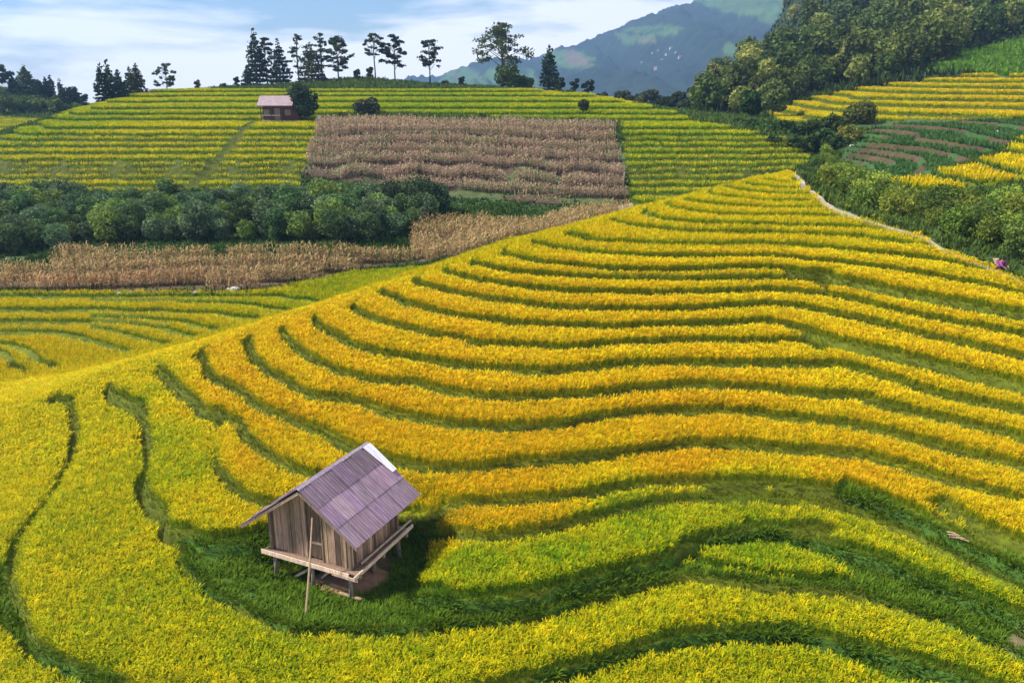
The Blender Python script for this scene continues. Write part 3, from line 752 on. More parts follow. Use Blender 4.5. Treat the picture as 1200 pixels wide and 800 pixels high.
cover('vegetable_rows', 72, 150, .5, lambda x, y, u, v, zi, dn, up, pd: ((zi == Z['veg']) & (np.minimum(dn, up) > .05) & ((np.minimum(dn, up) > .16) | (rng.random(len(x)) < .25))) | ((zi == Z['rice_c']) & (np.minimum(dn, up) < .3)), .9, (.045, .12, .03), (.11, .21, .04), 'green vegetable rows on reddish soil below the yellow terraces')
cover('hill_grass', 150, 260, .8, lambda x, y, u, v, zi, dn, up, pd: (zi == Z['green_slope']), 1.8, (.10, .22, .02), (.20, .34, .03), 'bright green grass slope at the edge of the hillside wood')

# ------------------------------------------------------------------ trees and bushes
def crown_mesh(name, blobs, n, size, cA, cB, mat, flat=.35, seed=1, shell=.45, aspect=.65):
    r = np.random.default_rng(seed)
    B = np.array(blobs, float)                       # cx cy cz rx ry rz
    w_ = (B[:, 3] * B[:, 4] * B[:, 5]) ** (2/3); w_ /= w_.sum()
    k = r.choice(len(B), n, p=w_)
    d = r.normal(size=(n, 3)); d /= np.linalg.norm(d, axis=1)[:, None]
    rad = (1 - shell) + shell * r.random(n) ** .5 * 1.12
    C = B[k, :3] + d * rad[:, None] * B[k, 3:]
    nrm = d * .8 + r.normal(size=(n, 3)) * .7 + np.array([0, 0, flat]); nrm /= np.linalg.norm(nrm, axis=1)[:, None]
    a = np.cross(nrm, r.normal(size=(n, 3))); a /= np.linalg.norm(a, axis=1)[:, None]; b = np.cross(nrm, a)
    s = size * (.55 + .9 * r.random(n))[:, None]
    a = a * s; b = b * s * aspect
    V = np.stack([C - a, C - b * .9 + nrm * s * .12, C + a, C + b * .9 + nrm * s * .12], 1).reshape(-1, 3)
    Q = np.arange(n * 4).reshape(n, 4)
    tone = r.random(len(B))[k] * .5 + r.random(n) * .5       # some boughs carry lighter leaves
    c = np.array(cA) * (1 - tone[:, None]) + np.array(cB) * tone[:, None]
    return rawmesh(name, V, Q, None, np.repeat(c, 4, 0), mat)
def trunk_mesh(name, h, r0, limbs, lean=(0, 0), seg=7):
    mb = MB(); r = random
    pts = [(lean[0]*t*t*h + r.uniform(-.03, .03)*h*t, lean[1]*t*t*h + r.uniform(-.03, .03)*h*t, h*t - .25*(t == 0)) for t in (0, .25, .5, .75, 1)]
    mb.tube(pts, [r0*1.25, r0, r0*.8, r0*.55, r0*.22], seg)
    for (z0, tip) in limbs:
        t = z0 / h; b = (lean[0]*t*t*h, lean[1]*t*t*h, z0)
        m = [(b[i]*.5 + tip[i]*.5) + (0, 0, .08*h)[i] for i in range(3)]
        mb.tube([b, m, tip], [r0*.42, r0*.28, r0*.1], 5)
    return mb.mesh(name, M_BARK, True)
R_ = random.Random(11)
def broad(h, w, nb, n, leaf, cA, cB, seed, trunk=.3, mat=None, flat=.35, nolimb=False):
    """broadleaf crown of many boughs on a forked trunk"""
    r = random.Random(seed); blobs = []; limbs = []
    for i in range(nb):
        a = i * 2.4 + r.uniform(-.5, .5); f = (i + .5) / nb
        rr_ = w / 2 * (.75 * math.sqrt(1 - (2*f - 1) ** 2 * .85)) * r.uniform(.55, 1.05)
        zz = h * (trunk + (1 - trunk) * (.12 + .74 * f)) 
        c = (rr_ * math.cos(a), rr_ * math.sin(a), zz); s = w * r.uniform(.15, .25)
        blobs.append((*c, s * 1.1, s * 1.1, s * .8)); limbs.append((h * (trunk * .8 + .4 * f * (1 - trunk)), c))
    tm = trunk_mesh('trunk', h * .86, max(.05, h * .022), limbs[: 0 if nolimb else 9])
    return tm, crown_mesh('crown', blobs, n, leaf, cA, cB, mat or M_CROWN, flat, seed)
def conifer(h, w, n, leaf, cA, cB, seed, bare=.06, tiers=13):
    r = random.Random(seed); blobs = []; limbs = []
    for i in range(tiers):
        f = i / (tiers - 1); zz = h * (bare + (1 - bare) * (f ** .9) * .97)
        R = w / 2 * (1 - f) ** .75 + .02 * h
        m = 4 if f < .8 else 2
        for j in range(m):
            a = j * 6.283 / m + i * 1.1 + r.uniform(-.4, .4); q = R * r.uniform(.45, .85)
            c = (q * math.cos(a), q * math.sin(a), zz - q * .18); blobs.append((*c, R * .5 + .1, R * .5 + .1, h * .035))
            if f < .85 and j % 2 == 0: limbs.append((zz, c))
    return trunk_mesh('trunk', h * .99, max(.06, h * .016), limbs[:20]), crown_mesh('crown', blobs, n, leaf, cA, cB, M_CROWN, .5, seed, .8)
def sparse(h, w, pads, n, leaf, cA, cB, seed, bare=.38):
    """tall thin tree whose foliage sits in separate flat pads with sky between"""
    r = random.Random(seed); blobs = []; limbs = []; m = int(pads * 1.7)
    for i in range(m):
        f = (i + r.random()) / m; a = i * 2.4 + r.uniform(-1, 1)
        env = math.sin(math.pi * min(.97, .20 + .78 * f)) ** .7                       # oval outline
        R = w / 2 * env * r.uniform(.25, 1.05); zz = h * (bare + (1 - bare) * (.02 + .95 * f)) + r.uniform(-.02, .02) * h
        c = (R * math.cos(a), R * math.sin(a), zz); s = w * r.uniform(.055, .11)
        blobs.append((*c, s * r.uniform(.9, 1.7), s * r.uniform(.9, 1.7), s * r.uniform(.35, .7)))
        limbs.append((max(.25 * h, zz - r.uniform(.05, .14) * h), c))
        for _ in range(2):
            q = r.uniform(.55, 1.15); blobs.append((c[0]*q + r.uniform(-.06, .06)*w, c[1]*q + r.uniform(-.06, .06)*w, c[2] + r.uniform(-.03, .03)*h, s*r.uniform(.3, .7), s*r.uniform(.3, .7), s*.3))
    return trunk_mesh('trunk', h * .95, max(.07, h * .015), limbs), crown_mesh('crown', blobs, n, leaf, cA, cB, M_CROWN, .6, seed, .9)
def place(name, label, cat, u, vtop, Y, make, group=None, sink=.15, base=None, width=None, parts=('trunk', 'crown')):
    """a tree standing on the land at distance Y, as tall as it looks"""
    z = 0.
    for _ in range(6):
        x = (u - 600) / 1000 * (Y * CP + (CAM_Z - z) * SP); z = gza(x, Y)
    top = float(at_y(u, vtop, Y)[2]); h = max(.8, top - z)
    wpx = 1000 / (Y * CP + (CAM_Z - z) * SP)
    tm, cm = make(h, (width or 20) / wpx)
    t = thing(name, label, cat, (x, Y, z - sink), 0, group)
    link(parts[0], tm, t); link(parts[1], cm, t)
    return t
DK, DK2 = (.012, .028, .014), (.035, .065, .026)
PN, PN2 = (.020, .040, .018), (.055, .085, .030)
GR, GR2 = (.030, .070, .012), (.085, .15, .022)
PL, PL2 = (.10, .15, .03), (.22, .28, .06)
OL, OL2 = (.05, .07, .02), (.13, .14, .04)
def mk(fn, *a, **k): return lambda h, w: fn(h, w, *a, **k)
T_ = place
T_('pine_tree', 'tallest narrow dark conifer at the left end of the pines on the far crest', 'tree', 302, 32, 206, mk(conifer, 1500, .34, DK, DK2, 1), width=25)
T_('pine_tree', 'ragged open-topped tree close behind the tallest dark conifer', 'tree', 314, 44, 209, mk(sparse, 15, 1200, .34, PN, OL2, 2, .2), width=25)
T_('pine_tree', 'dense dark conifer with a sharp tip beside the ragged open-topped tree', 'tree', 329, 45, 205, mk(conifer, 1400, .34, DK, DK2, 3), width=26)
T_('pine_tree', 'small dark conifer at the foot of the tallest conifer', 'tree', 291, 76, 204, mk(conifer, 600, .3, DK, PN2, 4), width=17)
T_('pine_tree', 'thin tree with spread flat pads of needles, left of the broad low conifer', 'tree', 351, 38, 208, mk(sparse, 12, 800, .26, PN, PN2, 5, .3), width=26)
T_('pine_tree', 'broad low conifer, wide at the foot, between thin open pines', 'tree', 366, 47, 204, mk(conifer, 1500, .34, DK, OL2, 6), width=36)
T_('pine_tree', 'open pine leaning out behind the broad low conifer', 'tree', 378, 36, 211, mk(sparse, 12, 800, .26, PN, PN2, 7, .35), width=24)
T_('pine_tree', 'wide open pine with layered pads, right end of the crowded pines', 'tree', 397, 41, 207, mk(sparse, 18, 1500, .32, PN, PN2, 8, .22), width=38)
T_('pine_tree', 'bare-stemmed pine with its crown held high, left of a leaning pair', 'tree', 440, 38, 207, mk(sparse, 12, 1200, .26, PN, PN2, 9, .52), width=30)
T_('pine_tree', 'bare-stemmed pine with a wider crown, right of a leaning pair', 'tree', 463, 41, 206, mk(sparse, 14, 1300, .32, PN, PN2, 10, .35), width=32)
T_('pine_tree', 'lone pine with two level tiers and a spike top, sky on both sides', 'tree', 504, 45, 206, mk(sparse, 10, 800, .32, PN, PN2, 12, .42), width=38)
T_('shade_tree', 'largest tree on the crest with a wide open dark crown', 'tree', 588, 27, 205, mk(sparse, 22, 2600, .30, PN, OL2, 13, .4), width=72)
T_('leafy_tree', 'bushy olive green tree under the largest tree on the crest', 'tree', 595, 74, 202, mk(broad, 11, 1300, .36, OL, PL, 14, .12), width=32)
T_('leafy_tree', 'dark rounded tree beside the bushy olive tree', 'tree', 614, 89, 203, mk(broad, 8, 700, .34, PN, GR2, 15, .1), width=24)
T_('pine_tree', 'dark drooping conifer alone at the right end of the crest', 'tree', 643, 52, 203, mk(conifer, 1400, .34, DK, PN2, 16, .1), width=24)
for u, vt, w_, lb in [(655,88,14,'low dark bush touching the drooping conifer'), (673,89,13,'small dark bush, left of two near the right end of the crest'), (688,91,18,'rounded dark bush at the right end of the crest')]:
    T_('bush', lb, 'bush', u, vt, 200, mk(broad, 6, 420, .34, DK, PN2, u, .08), width=w_)
for u, vt, w_, lb in [(434,77,10,'tiny tree on the knoll under the bare-stemmed pine'), (419,80,9,'tiny thin tree on the knoll between two groups of pines'), (541,88,8,'slim young tree on the crest left of the largest tree'), (522,94,10,'small shrub on the crest between lone pine and slim young tree'),
                      (232,92,8,'single slim dark tree standing alone on the left crest'), (262,98,9,'small dark shrub on the left part of the crest'), (278,88,7,'thin young tree left of the crowded pines')]:
    T_('young_tree', lb, 'tree', u, vt, 205, mk(broad, 6, 260, .3, PN, OL2, u, .15), width=w_)
T_('pine_tree', 'dark conifer, first of three crowded at the left shoulder', 'tree', 123, 73, 172, mk(conifer, 1000, .3, DK, DK2, 21), width=20)
T_('pine_tree', 'dark conifer, tallest of three crowded at the left shoulder', 'tree', 131, 70, 175, mk(conifer, 900, .3, DK, PN2, 22), width=15)
T_('pine_tree', 'dark conifer, shortest of three crowded at the left shoulder', 'tree', 141, 81, 173, mk(conifer, 900, .3, DK, DK2, 23), width=18)
T_('pine_tree', 'reddish dark conifer, shorter of a pair left of the forked tree', 'tree', 155, 77, 180, mk(conifer, 700, .3, PN, OL2, 24), width=16)
T_('pine_tree', 'reddish dark conifer, taller of a pair left of the forked tree', 'tree', 163, 73, 182, mk(conifer, 800, .3, PN, OL2, 25), width=19)
T_('leafy_tree', 'loose forked tree with gaps in its crown, alone on the left crest', 'tree', 197, 73, 195, mk(sparse, 11, 650, .34, PN, OL2, 26, .3), width=28)
T_('shade_tree', 'large dark tree cut by the left edge of the photo', 'tree', 1, 75, 258, mk(sparse, 14, 1500, .5, PN, PN2, 27, .35), width=34)
T_('pine_tree', 'slim conifer beside the large dark tree at the left edge', 'tree', 17, 88, 262, mk(conifer, 600, .45, PN, PN2, 28), width=14)
T_('pine_tree', 'broad pale green conifer on the hill at far left', 'tree', 33, 75, 260, mk(conifer, 1300, .45, PN, GR2, 29), width=28)
T_('pine_tree', 'dark conifer between the pale broad conifer and a twin pair', 'tree', 46, 92, 264, mk(conifer, 600, .45, PN, PN2, 30), width=18)
T_('cypress_tree', 'narrow dark cypress, left one of a twin pair', 'tree', 56, 90, 262, mk(conifer, 500, .4, DK, PN2, 31), width=10)
T_('cypress_tree', 'narrow dark cypress, right one of a twin pair', 'tree', 62, 88, 262, mk(conifer, 500, .4, DK, PN2, 32), width=10)
T_('cypress_tree', 'lone narrow cypress right of the twin pair', 'tree', 74, 91, 255, mk(conifer, 500, .4, DK, PN2, 33), width=9)
T_('leafy_tree', 'rounded dark tree at the right foot of the far left hill', 'tree', 84, 100, 250, mk(broad, 9, 900, .45, PN, PN2, 34, .1), width=24)
T_('leafy_tree', 'faint thin tree low between the two left hills', 'tree', 98, 108, 252, mk(sparse, 8, 400, .4, PN, PN2, 35, .2), width=24)
for k, (u, vt, w_) in enumerate([(8,113,30), (24,117,26), (42,114,30), (58,118,24), (68,112,22), (76,122,20), (92,122,18), (30,124,30), (10,126,28)]):
    T_('bush', 'dull green bush in the scrub on the hill at far left', 'bush', u, vt, 225 + 3 * (k % 4), mk(broad, 7, 500, .5, OL, GR2, 300 + k, .05), group='bushes on the far left hill', width=w_)
# trees and bushes standing on the far hill's face
T_('leafy_tree', 'rounded dark blue-green tree beside the pink-roofed farmhouse', 'tree', 357, 95, 141, mk(broad, 13, 2200, .26, (.014, .036, .018), (.05, .085, .03), 41, .1), width=36)
T_('leafy_tree', 'light green young tree leaning on the dark tree by the farmhouse', 'tree', 344, 97, 143, mk(broad, 7, 700, .25, GR, PL, 42, .15), width=18)
T_('bush', 'dark purplish bush at the top edge of the withered maize', 'bush', 431, 115, 147, mk(broad, 9, 900, .24, (.02, .03, .02), (.05, .06, .03), 43, .02, nolimb=True), width=32)
T_('bush', 'upright dark bush on the green rows right of the maize', 'bush', 684, 114, 147, mk(broad, 7, 600, .24, PN, OL2, 44, .05), width=13)
for u, v0, w_, lb in [(566, 132, 12, 'small low bush on the top edge of the maize'), (402, 130, 10, 'tiny bush near the white post by the maize')]:
    T_('bush', lb, 'bush', u, v0, 143, mk(broad, 5, 260, .22, PN, OL2, u, .02, nolimb=True), width=w_)
# hedge line and trees in the gap between the hills
for k, (u, vt, Y, w_) in enumerate([(705,108,225,22), (728,104,232,26), (745,110,238,24), (760,103,230,30), (778,112,222,24), (792,108,216,28), (722,114,215,20), (770,118,205,26), (806,116,205,26), (818,120,198,24), (832,112,200,30), (846,124,188,26), (862,132,178,24), (876,128,180,26)]):
    T_('leafy_tree', 'dark green tree in the wooded gap between the two hills', 'tree', u, vt, Y, mk(broad, 9, 900, .42, DK, (.06, .085, .025) if k % 3 else OL2, 500 + k, .12), group='trees in the wooded gap', width=w_)
T_('leafy_tree', 'tall pale green tree standing out before the dark wood', 'tree', 905, 90, 150, mk(broad, 13, 1900, .28, (.09, .14, .03), (.22, .29, .08), 61, .25), width=36)
T_('leafy_tree', 'darker green tree just left of the tall pale tree', 'tree', 880, 104, 153, mk(broad, 10, 1400, .28, GR, GR2, 62, .2), width=30)
T_('bush', 'round olive bush on the edge of the yellow terraces', 'bush', 1009, 120, 128, mk(broad, 12, 1500, .24, (.07, .10, .02), (.17, .17, .04), 63, .05), width=36)
T_('bush', 'darker bush left of the round olive bush', 'bush', 976, 131, 127, mk(broad, 8, 800, .24, OL, GR2, 64, .05), width=24)
T_('bush', 'yellowish low bush below the round olive bush', 'bush', 994, 145, 121, mk(broad, 8, 800, .22, (.12, .15, .02), (.25, .26, .04), 65, .02), width=34)
for k, (u, vt, Y, w_) in enumerate([(868,141,138,22), (884,146,134,26), (902,148,131,26), (921,143,131,24), (938,146,128,26), (955,141,128,30), (968,150,124,24), (950,157,120,22), (928,158,122,22), (905,160,124,20), (982,156,118,24)]):
    T_('bush', 'dark green bush in the hedge above the level rows', 'bush', u, vt, Y, mk(broad, 8, 700, .24, DK, GR2, 560 + k, .02), group='bushes in the hedge above the rows', width=w_)

# the belt of small trees behind the dry maize: a few kinds, each copied
def kinds(n, fn): return [fn(k) for k in range(n)]
BELT = kinds(8, lambda k: broad(4.3, 3.6, 19, 2300, .15, [(.020, .052, .016), (.028, .066, .022), (.042, .088, .024)][k % 3], [(.15, .24, .07), (.21, .29, .13), (.29, .40, .07)][k % 3], 100 + k, .10))
BL = ['dark green small tree in the long tree belt behind the maize', 'grey-green small tree in the long tree belt behind the maize', 'fresh green small tree in the long tree belt behind the maize']
protos = {}
def belt_tree(k, x, y, s, name, label, cat, group, meshes, rz=None):
    key = (name, k)
    if key not in protos:
        t = thing(name, label, cat, (0, 0, 0), 0, group); link('trunk', meshes[k][0], t); link('crown', meshes[k][1], t); protos[key] = t; o = t
    else: o = copy_tree(protos[key])
    o['label'] = label; o['category'] = cat; o['group'] = group
    o.location = (x, y, gza(x, y) - .12); o.rotation_euler = (0, 0, random.uniform(0, 6.28) if rz is None else rz)
    o.scale = (s * random.uniform(.9, 1.1), s * random.uniform(.9, 1.1), s * random.uniform(.88, 1.1)); return o
def fill(poly, ylo, yhi, gap, seed, foot=True):
    """spread of feet whose position on the photo falls in an area"""
    r = np.random.default_rng(seed); out = []
    us, vs_ = np.array(poly)[:, 0], np.array(poly)[:, 1]; tries = 0
    while tries < 14000:
        tries += 1
        u, v = r.uniform(us.min(), us.max()), r.uniform(vs_.min(), vs_.max())
        if not inpoly(np.array([u]), np.array([v]), poly)[0]: continue
        Pm = march(u, v)
        if Pm is None or not (ylo < Pm[1] < yhi): continue
        g = gap * Pm[1] / 100 if foot else gap
        if all((Pm[0]-q[0])**2 + (Pm[1]-q[1])**2 > g*g for q in out): out.append(Pm)
    return out
fb = fill([(-60,250),(40,247),(300,247),(420,244),(520,244),(515,250),(480,276),(430,284),(300,282),(100,284),(55,296),(-60,300)], 78, 110, 1.95, 5)
for n_, Pm in enumerate(sorted(fb, key=lambda p: p[1])):
    k = n_ % 8
    belt_tree(k, Pm[0], Pm[1], R_.uniform(.50, .92), 'small_tree', BL[k % 3], 'tree', 'trees of the long belt', BELT)
print('belt', len(fb))
for u, vt, Y, w_, lb in [(492,205,97,44,'tall loose grey-green tree at the right end of the belt'), (455,212,95,40,'broad dark tree second from the right end of the belt')]:
    T_('small_tree', lb, 'tree', u, vt, Y, mk(broad, 12, 1800, .17, (.03, .055, .02), (.09, .12, .045), u, .15), width=w_)
# shrubs on the slope right of the footpath
SHR = kinds(8, lambda k: broad(2.4, 2.7, 11, 1200, .11, [(.045, .085, .014), (.070, .12, .016), (.11, .16, .020)][k % 3], [(.17, .23, .04), (.23, .31, .04), (.34, .40, .05)][k % 3], 200 + k, .04))
SL = ['dark green leafy shrub on the slope right of the footpath', 'mid green leafy shrub on the slope right of the footpath', 'yellow-green leafy shrub on the slope right of the footpath']
fs = fill([(948,190),(975,182),(1000,218),(1060,246),(1200,256),(1290,258),(1290,330),(1200,308),(1150,286),(1080,262),(1010,244),(965,228)], 44, 118, 2.5, 8)
for n_, Pm in enumerate(fs):
    k = int(R_.random() * 8)
    if seg_dist(np.array([Pm[0]]), np.array([Pm[1]]), PATHW)[0] < 2.2: continue
    belt_tree(k, Pm[0], Pm[1], R_.uniform(.5, 1.05), 'shrub', SL[k % 3], 'shrub', 'shrubs right of the footpath', SHR)
print('shrubs', len(fs))
# the wood on the steep slope
FOR = kinds(9, lambda k: broad(8.5, 6.6, 12, 700, .50, [(.030, .055, .014), (.045, .078, .016), (.09, .125, .024)][k % 3], [(.14, .19, .04), (.20, .25, .05), (.34, .36, .08)][k % 3], 400 + k, .16))
FL = ['dark green tree in the wood on the steep slope', 'mid green tree in the wood on the steep slope', 'pale olive tree in the wood on the steep slope']
fw = fill([(806,142),(830,118),(850,90),(870,60),(890,30),(925,-12),(990,-45),(1300,-45),(1300,0),(1230,22),(1120,66),(1085,84),(1010,100),(950,112),(900,128),(860,146)], 165, 900, 2.55, 9)
fw = sorted(fw, key=lambda p: p[1])
print('wood', len(fw))
wr = random.Random(5)
ind, mass = fw[:300], fw[300:]
for Pm in ind:
    k = wr.choice([0, 3, 6, 1, 4, 7, 0, 3, 1, 2, 5, 8])
    belt_tree(k, Pm[0], Pm[1], wr.uniform(.6, 1.2), 'wood_tree', FL[k % 3], 'tree', 'trees of the steep wood', FOR)
if mass:
    VV, QQ, CC, n0 = [], [], [], 0
    for Pm in mass:
        me = FOR[wr.randrange(9)][1]; n_ = len(me.vertices); V = np.empty(n_ * 3, np.float32); me.vertices.foreach_get('co', V); V = V.reshape(-1, 3)
        c = np.empty(n_ * 4, np.float32); me.color_attributes['Col'].data.foreach_get('color', c); a = wr.uniform(0, 6.28); s_ = wr.uniform(.8, 1.4)
        X = (V[:, 0]*math.cos(a) - V[:, 1]*math.sin(a)) * s_ + Pm[0]; Y_ = (V[:, 0]*math.sin(a) + V[:, 1]*math.cos(a)) * s_ + Pm[1]
        VV.append(np.stack([X, Y_, V[:, 2]*s_ + gza(Pm[0], Pm[1])], 1)); QQ.append(np.arange(n_).reshape(-1, 4) + n0); n0 += n_; CC.append(c.reshape(-1, 4)[:, :3] * wr.uniform(.75, 1.25))
    tag(link('forest', rawmesh('forest', np.concatenate(VV), np.concatenate(QQ), None, np.concatenate(CC), M_BUSH)), 'farther trees of the steep wood seen as one mass', None, None, 'stuff')
cover('forest_undergrowth', 165, 460, 2.2, lambda x, y, u, v, zi, dn, up, pd: none(zi) & (u > 800) & (v < 150), 3.6, (.022, .045, .010), (.07, .10, .022), 'dark undergrowth on the floor of the steep wood')

# ------------------------------------------------------------------ the far mountain, beyond the haze
mu = np.linspace(380, 1250, 440); mt = np.linspace(0, 1, 180)
RIDGE = [(300,130),(430,104),(480,92),(520,84),(550,77),(580,76),(600,74),(640,66),(680,50),(710,42),(740,30),(770,18),(800,4),(840,-8),(900,-30),(960,-55),(1050,-70),(1250,-60)]
MU, MT = np.meshgrid(mu, mt)
rv = np.interp(mu, *np.array(RIDGE).T)
Yr = 2900.; Yf = 1500.
ztop = np.array([at_y(u_, v_, Yr)[2] for u_, v_ in zip(mu, rv)])
Xr = (MU - 600) / 1000 * (Yr * .95)
Ym = Yf + (Yr - Yf) * MT + 120 * (fbm(Xr, MT * 700, 500, 111) - .5)
Zm = -60 + (ztop[None] + 60) * (MT ** 1.15) 
gul = np.abs(fbm(Xr + MT * 260, MT * 380, 300, 113, 4) - .5) * 2
Zm += (gul - .25) * 230 * np.sin(np.pi * np.clip(MT, 0, 1)) ** .8 + ((fbm(Xr, MT * 1400, 60, 114) - .5) * 34 + (fbm(Xr, MT * 1400, 16, 115, 2) - .5) * 22) * np.clip(MT * 4, 0, 1)
VM = np.stack([Xr, Ym, Zm], -1)
back = VM[-1].copy(); back[:, 1] += 900; back[:, 2] = -300
VM = np.concatenate([VM, back[None]], 0); nrm_ = VM.shape[0]
i = np.arange((nrm_ - 1) * 440).reshape(nrm_ - 1, 440)[:, :-1].ravel()
QM = np.stack([i, i + 1, i + 441, i + 440], 1)
fx, fy = VM[..., 0].ravel(), VM[..., 2].ravel() * 3
pt = fbm(fx, fy, 170, 121, 4)[:, None]; pt2 = fbm(fx, fy, 90, 122, 4)[:, None]; pt3 = fbm(fx, fy, 60, 125, 3)[:, None]
cm_ = np.array([.016, .034, .016]) * (.5 + pt + .6 * (pt3 - .5))
cm_ = np.where(pt > .60, np.array([.075, .14, .03]) * (.7 + .6 * pt3), cm_)
cm_ = np.where((pt2 > .73), np.array([.16, .12, .07]), cm_)
tag(link('mountain', rawmesh('mountain', VM.reshape(-1, 3), QM, None, cm_, M_GROUND, True)), 'blue distant mountain with patchy fields on its flank', None, None, 'structure')

# the hamlet on the mountain's flank
M_FAR = surf_mat('far_house_wall', (.55, .42, .36), (.75, .62, .55), .2, .9, 0)
M_FARR = surf_mat('far_house_roof', (.40, .22, .17), (.55, .33, .26), .2, .9, 0)
pu, pv_ = proj(VM[:-1].reshape(-1, 3))
hr = random.Random(4); first = None
for k, (hu, hv) in enumerate([(765,64),(772,60),(779,66),(784,58),(790,63),(775,72),(760,78),(768,82),(795,70),(752,74)]):
    b_ = VM.reshape(-1, 3)[np.argmin((pu - hu) ** 2 + (pv_ - hv) ** 2)]
    if first is None:
        first = thing('mountain_house', 'tiny pinkish house in the hamlet on the far mountain', 'house', tuple(b_), 0, 'houses of the mountain hamlet')
        q = MB(); q.box(-7, 7, -5, 5, -6, 5); q.build('wall', M_FAR, first)
        q = MB(); q.hexa([(-8,-6,5.1),(8,-6,5.1),(8,0,9),(-8,0,9),(-8,-6,5.6),(8,-6,5.6),(8,0,9.5),(-8,0,9.5)]); q.hexa([(-8,0.05,9),(8,0.05,9),(8,6,5.1),(-8,6,5.1),(-8,0.05,9.5),(8,0.05,9.5),(8,6,5.6),(-8,6,5.6)]); q.build('roof', M_FARR, first); o = first
    else: o = copy_tree(first)
    o.location = tuple(b_ + np.array([0, -6, 2])); o.rotation_euler = (0, 0, hr.uniform(-.6, .6)); s_ = hr.uniform(.32, .55); o.scale = (s_, s_, s_)

# ------------------------------------------------------------------ the wooden hut on posts
HA = math.radians(-25.0)
t = thing('stilt_hut', 'weathered wooden hut on posts with a lavender-grey sheet roof', 'hut', (-6.69, 24.63, 0), HA)
# local axes: x along the gable front (right), y to the back; origin under the middle of the front edge
ZP = 1.70
rh = random.Random(3)
def lz(x, y):
    c, s = math.cos(HA), math.sin(HA)
    return gza(-6.69 + c * x - s * y, 24.63 + s * x + c * y)
fl = MB()
yy = -.02
while yy < 3.12:                                             # floor boards, uneven ends
    b = .15 + rh.uniform(-.02, .03)
    fl.box(-1.82 - rh.uniform(0, .10), 1.80 + rh.uniform(0, .14), yy, yy + b - .012, ZP - .035, ZP + rh.uniform(-.004, .004), np.array((.42, .33, .27)) * rh.uniform(.75, 1.25)); yy += b
fl.build('floor_deck', M_WOOD, t)
bm_ = MB()
for yq in (.12, 1.5, 2.95): bm_.beam((-1.9, yq, ZP - .12), (1.95, yq, ZP - .12), .11, .14, (1, 1, 1))
bm_.build('floor_beam', M_BEAM, t)
rim = MB(); rim.beam((-1.95, -.075, ZP - .06), (1.62, -.075, ZP - .075), .045, .15, (1.15, .98, .84)); rim.beam((1.0, -.13, ZP - .11), (1.98, -.12, ZP - .135), .035, .10, (1.0, .85, .72))
rim.build('front_rim_board', M_WOOD, t)
rim = MB(); rim.beam((1.90, -.2, ZP - .05), (1.95, 3.32, ZP + .08), .05, .13, (1.05, .9, .78)); rim.beam((1.80, .4, ZP + .18), (1.90, 3.3, ZP + .30), .04, .07, (.7, .62, .55))
rim.build('side_rim_board', M_WOOD, t)
for (px, py, br) in [(-1.55, .12, .075), (.0, .12, .07), (1.5, .14, .075), (-1.55, 2.95, .075), (0, 2.95, .07), (1.55, 2.95, .075), (1.5, 1.5, .07), (-1.55, 1.5, .07)]:
    p = MB(); zb = lz(px, py) - .12
    p.tube([(px + rh.uniform(-.05, .05), py, zb), (px, py, (zb + ZP) / 2), (px, py, ZP - .18)], [br * 1.15, br, br], 8)
    p.build('post', M_BEAM, t, True)
# walls: upright planks with gaps and uneven tops
RX, RZ, EL, ER, ZL, ZRr = .06, 4.44, -2.48, 2.20, 2.62, 2.92    # ridge and eaves
def roof_z(x):
    return RZ + (x - RX) * ((ZRr - RZ) / (ER - RX) if x > RX else (RZ - ZL) / (RX - EL))
def wall(name, horizontal, fixed, a, b, inset, cut=None):
    m = MB(); x = a
    while x < b - .02:
        wd = min(rh.uniform(.10, .20), b - x)
        xm = x + wd / 2
        top = (roof_z(xm) if not horizontal else roof_z(fixed)) - .07 - rh.uniform(0, .05)
        bot = ZP + .006 - (rh.uniform(-.02, .03) if not horizontal else 0)
        c = np.array((.56, .44, .35)) * rh.choice([.32, .55, .8, 1.0, 1.15, 1.6]) * np.array([1, rh.uniform(.93, 1.03), rh.uniform(.88, 1.06)])
        dd = rh.uniform(-.012, .012)
        if horizontal: m.box(fixed - .014 + dd, fixed + .014 + dd, x, x + wd - .012, max(bot, ZP + .006), top, c)
        else:
            t0, t1 = roof_z(x) - .07, roof_z(x + wd) - .07; e = rh.uniform(0, .03); f0, f1 = fixed - .014 + dd, fixed + .014 + dd; x1 = x + wd - .012
            m.hexa([(x, f0, bot), (x1, f0, bot), (x1, f1, bot), (x, f1, bot), (x, f0, t0 - e), (x1, f0, t1 - e), (x1, f1, t1 - e), (x, f1, t0 - e)], c)
        x += wd
    return m.build(name, M_WOOD, t)
wall('gable_wall', False, .20, -1.62, -.17, 0); wall('gable_wall', False, .20, .50, 1.50, 0)
dm = MB(); x = -.13
for wd in (.16, .15, .17, .13):
    dm.box(x, x + wd - .01, .215, .24, ZP + .06, 3.75 - abs(x) * .3, np.array((.27, .20, .16)) * rh.uniform(.6, 1.1)); x += wd
dr = dm.build('door', M_WOOD, t)
hm_ = MB(); hm_.beam((-.12, .205, 2.3), (.46, .205, 2.32), .02, .08, (.5, .42, .36)); hm_.build('door_batten', M_WOOD, dr)
fm = MB(); fm.beam((-.16, .18, ZP + .01), (-.16, .18, 4.12), .055, .06, (.30, .23, .18)); fm.beam((.46, .18, ZP + .01), (.46, .18, 3.98), .055, .06, (.34, .27, .2)); fm.build('door_frame', M_WOOD, t)
wall('gable_wall', False, 2.90, -1.62, 1.50, 0)
wall('side_wall', True, -1.62, .22, 2.9, 0); wall('side_wall', True, 1.50, .22, 2.9, 0)
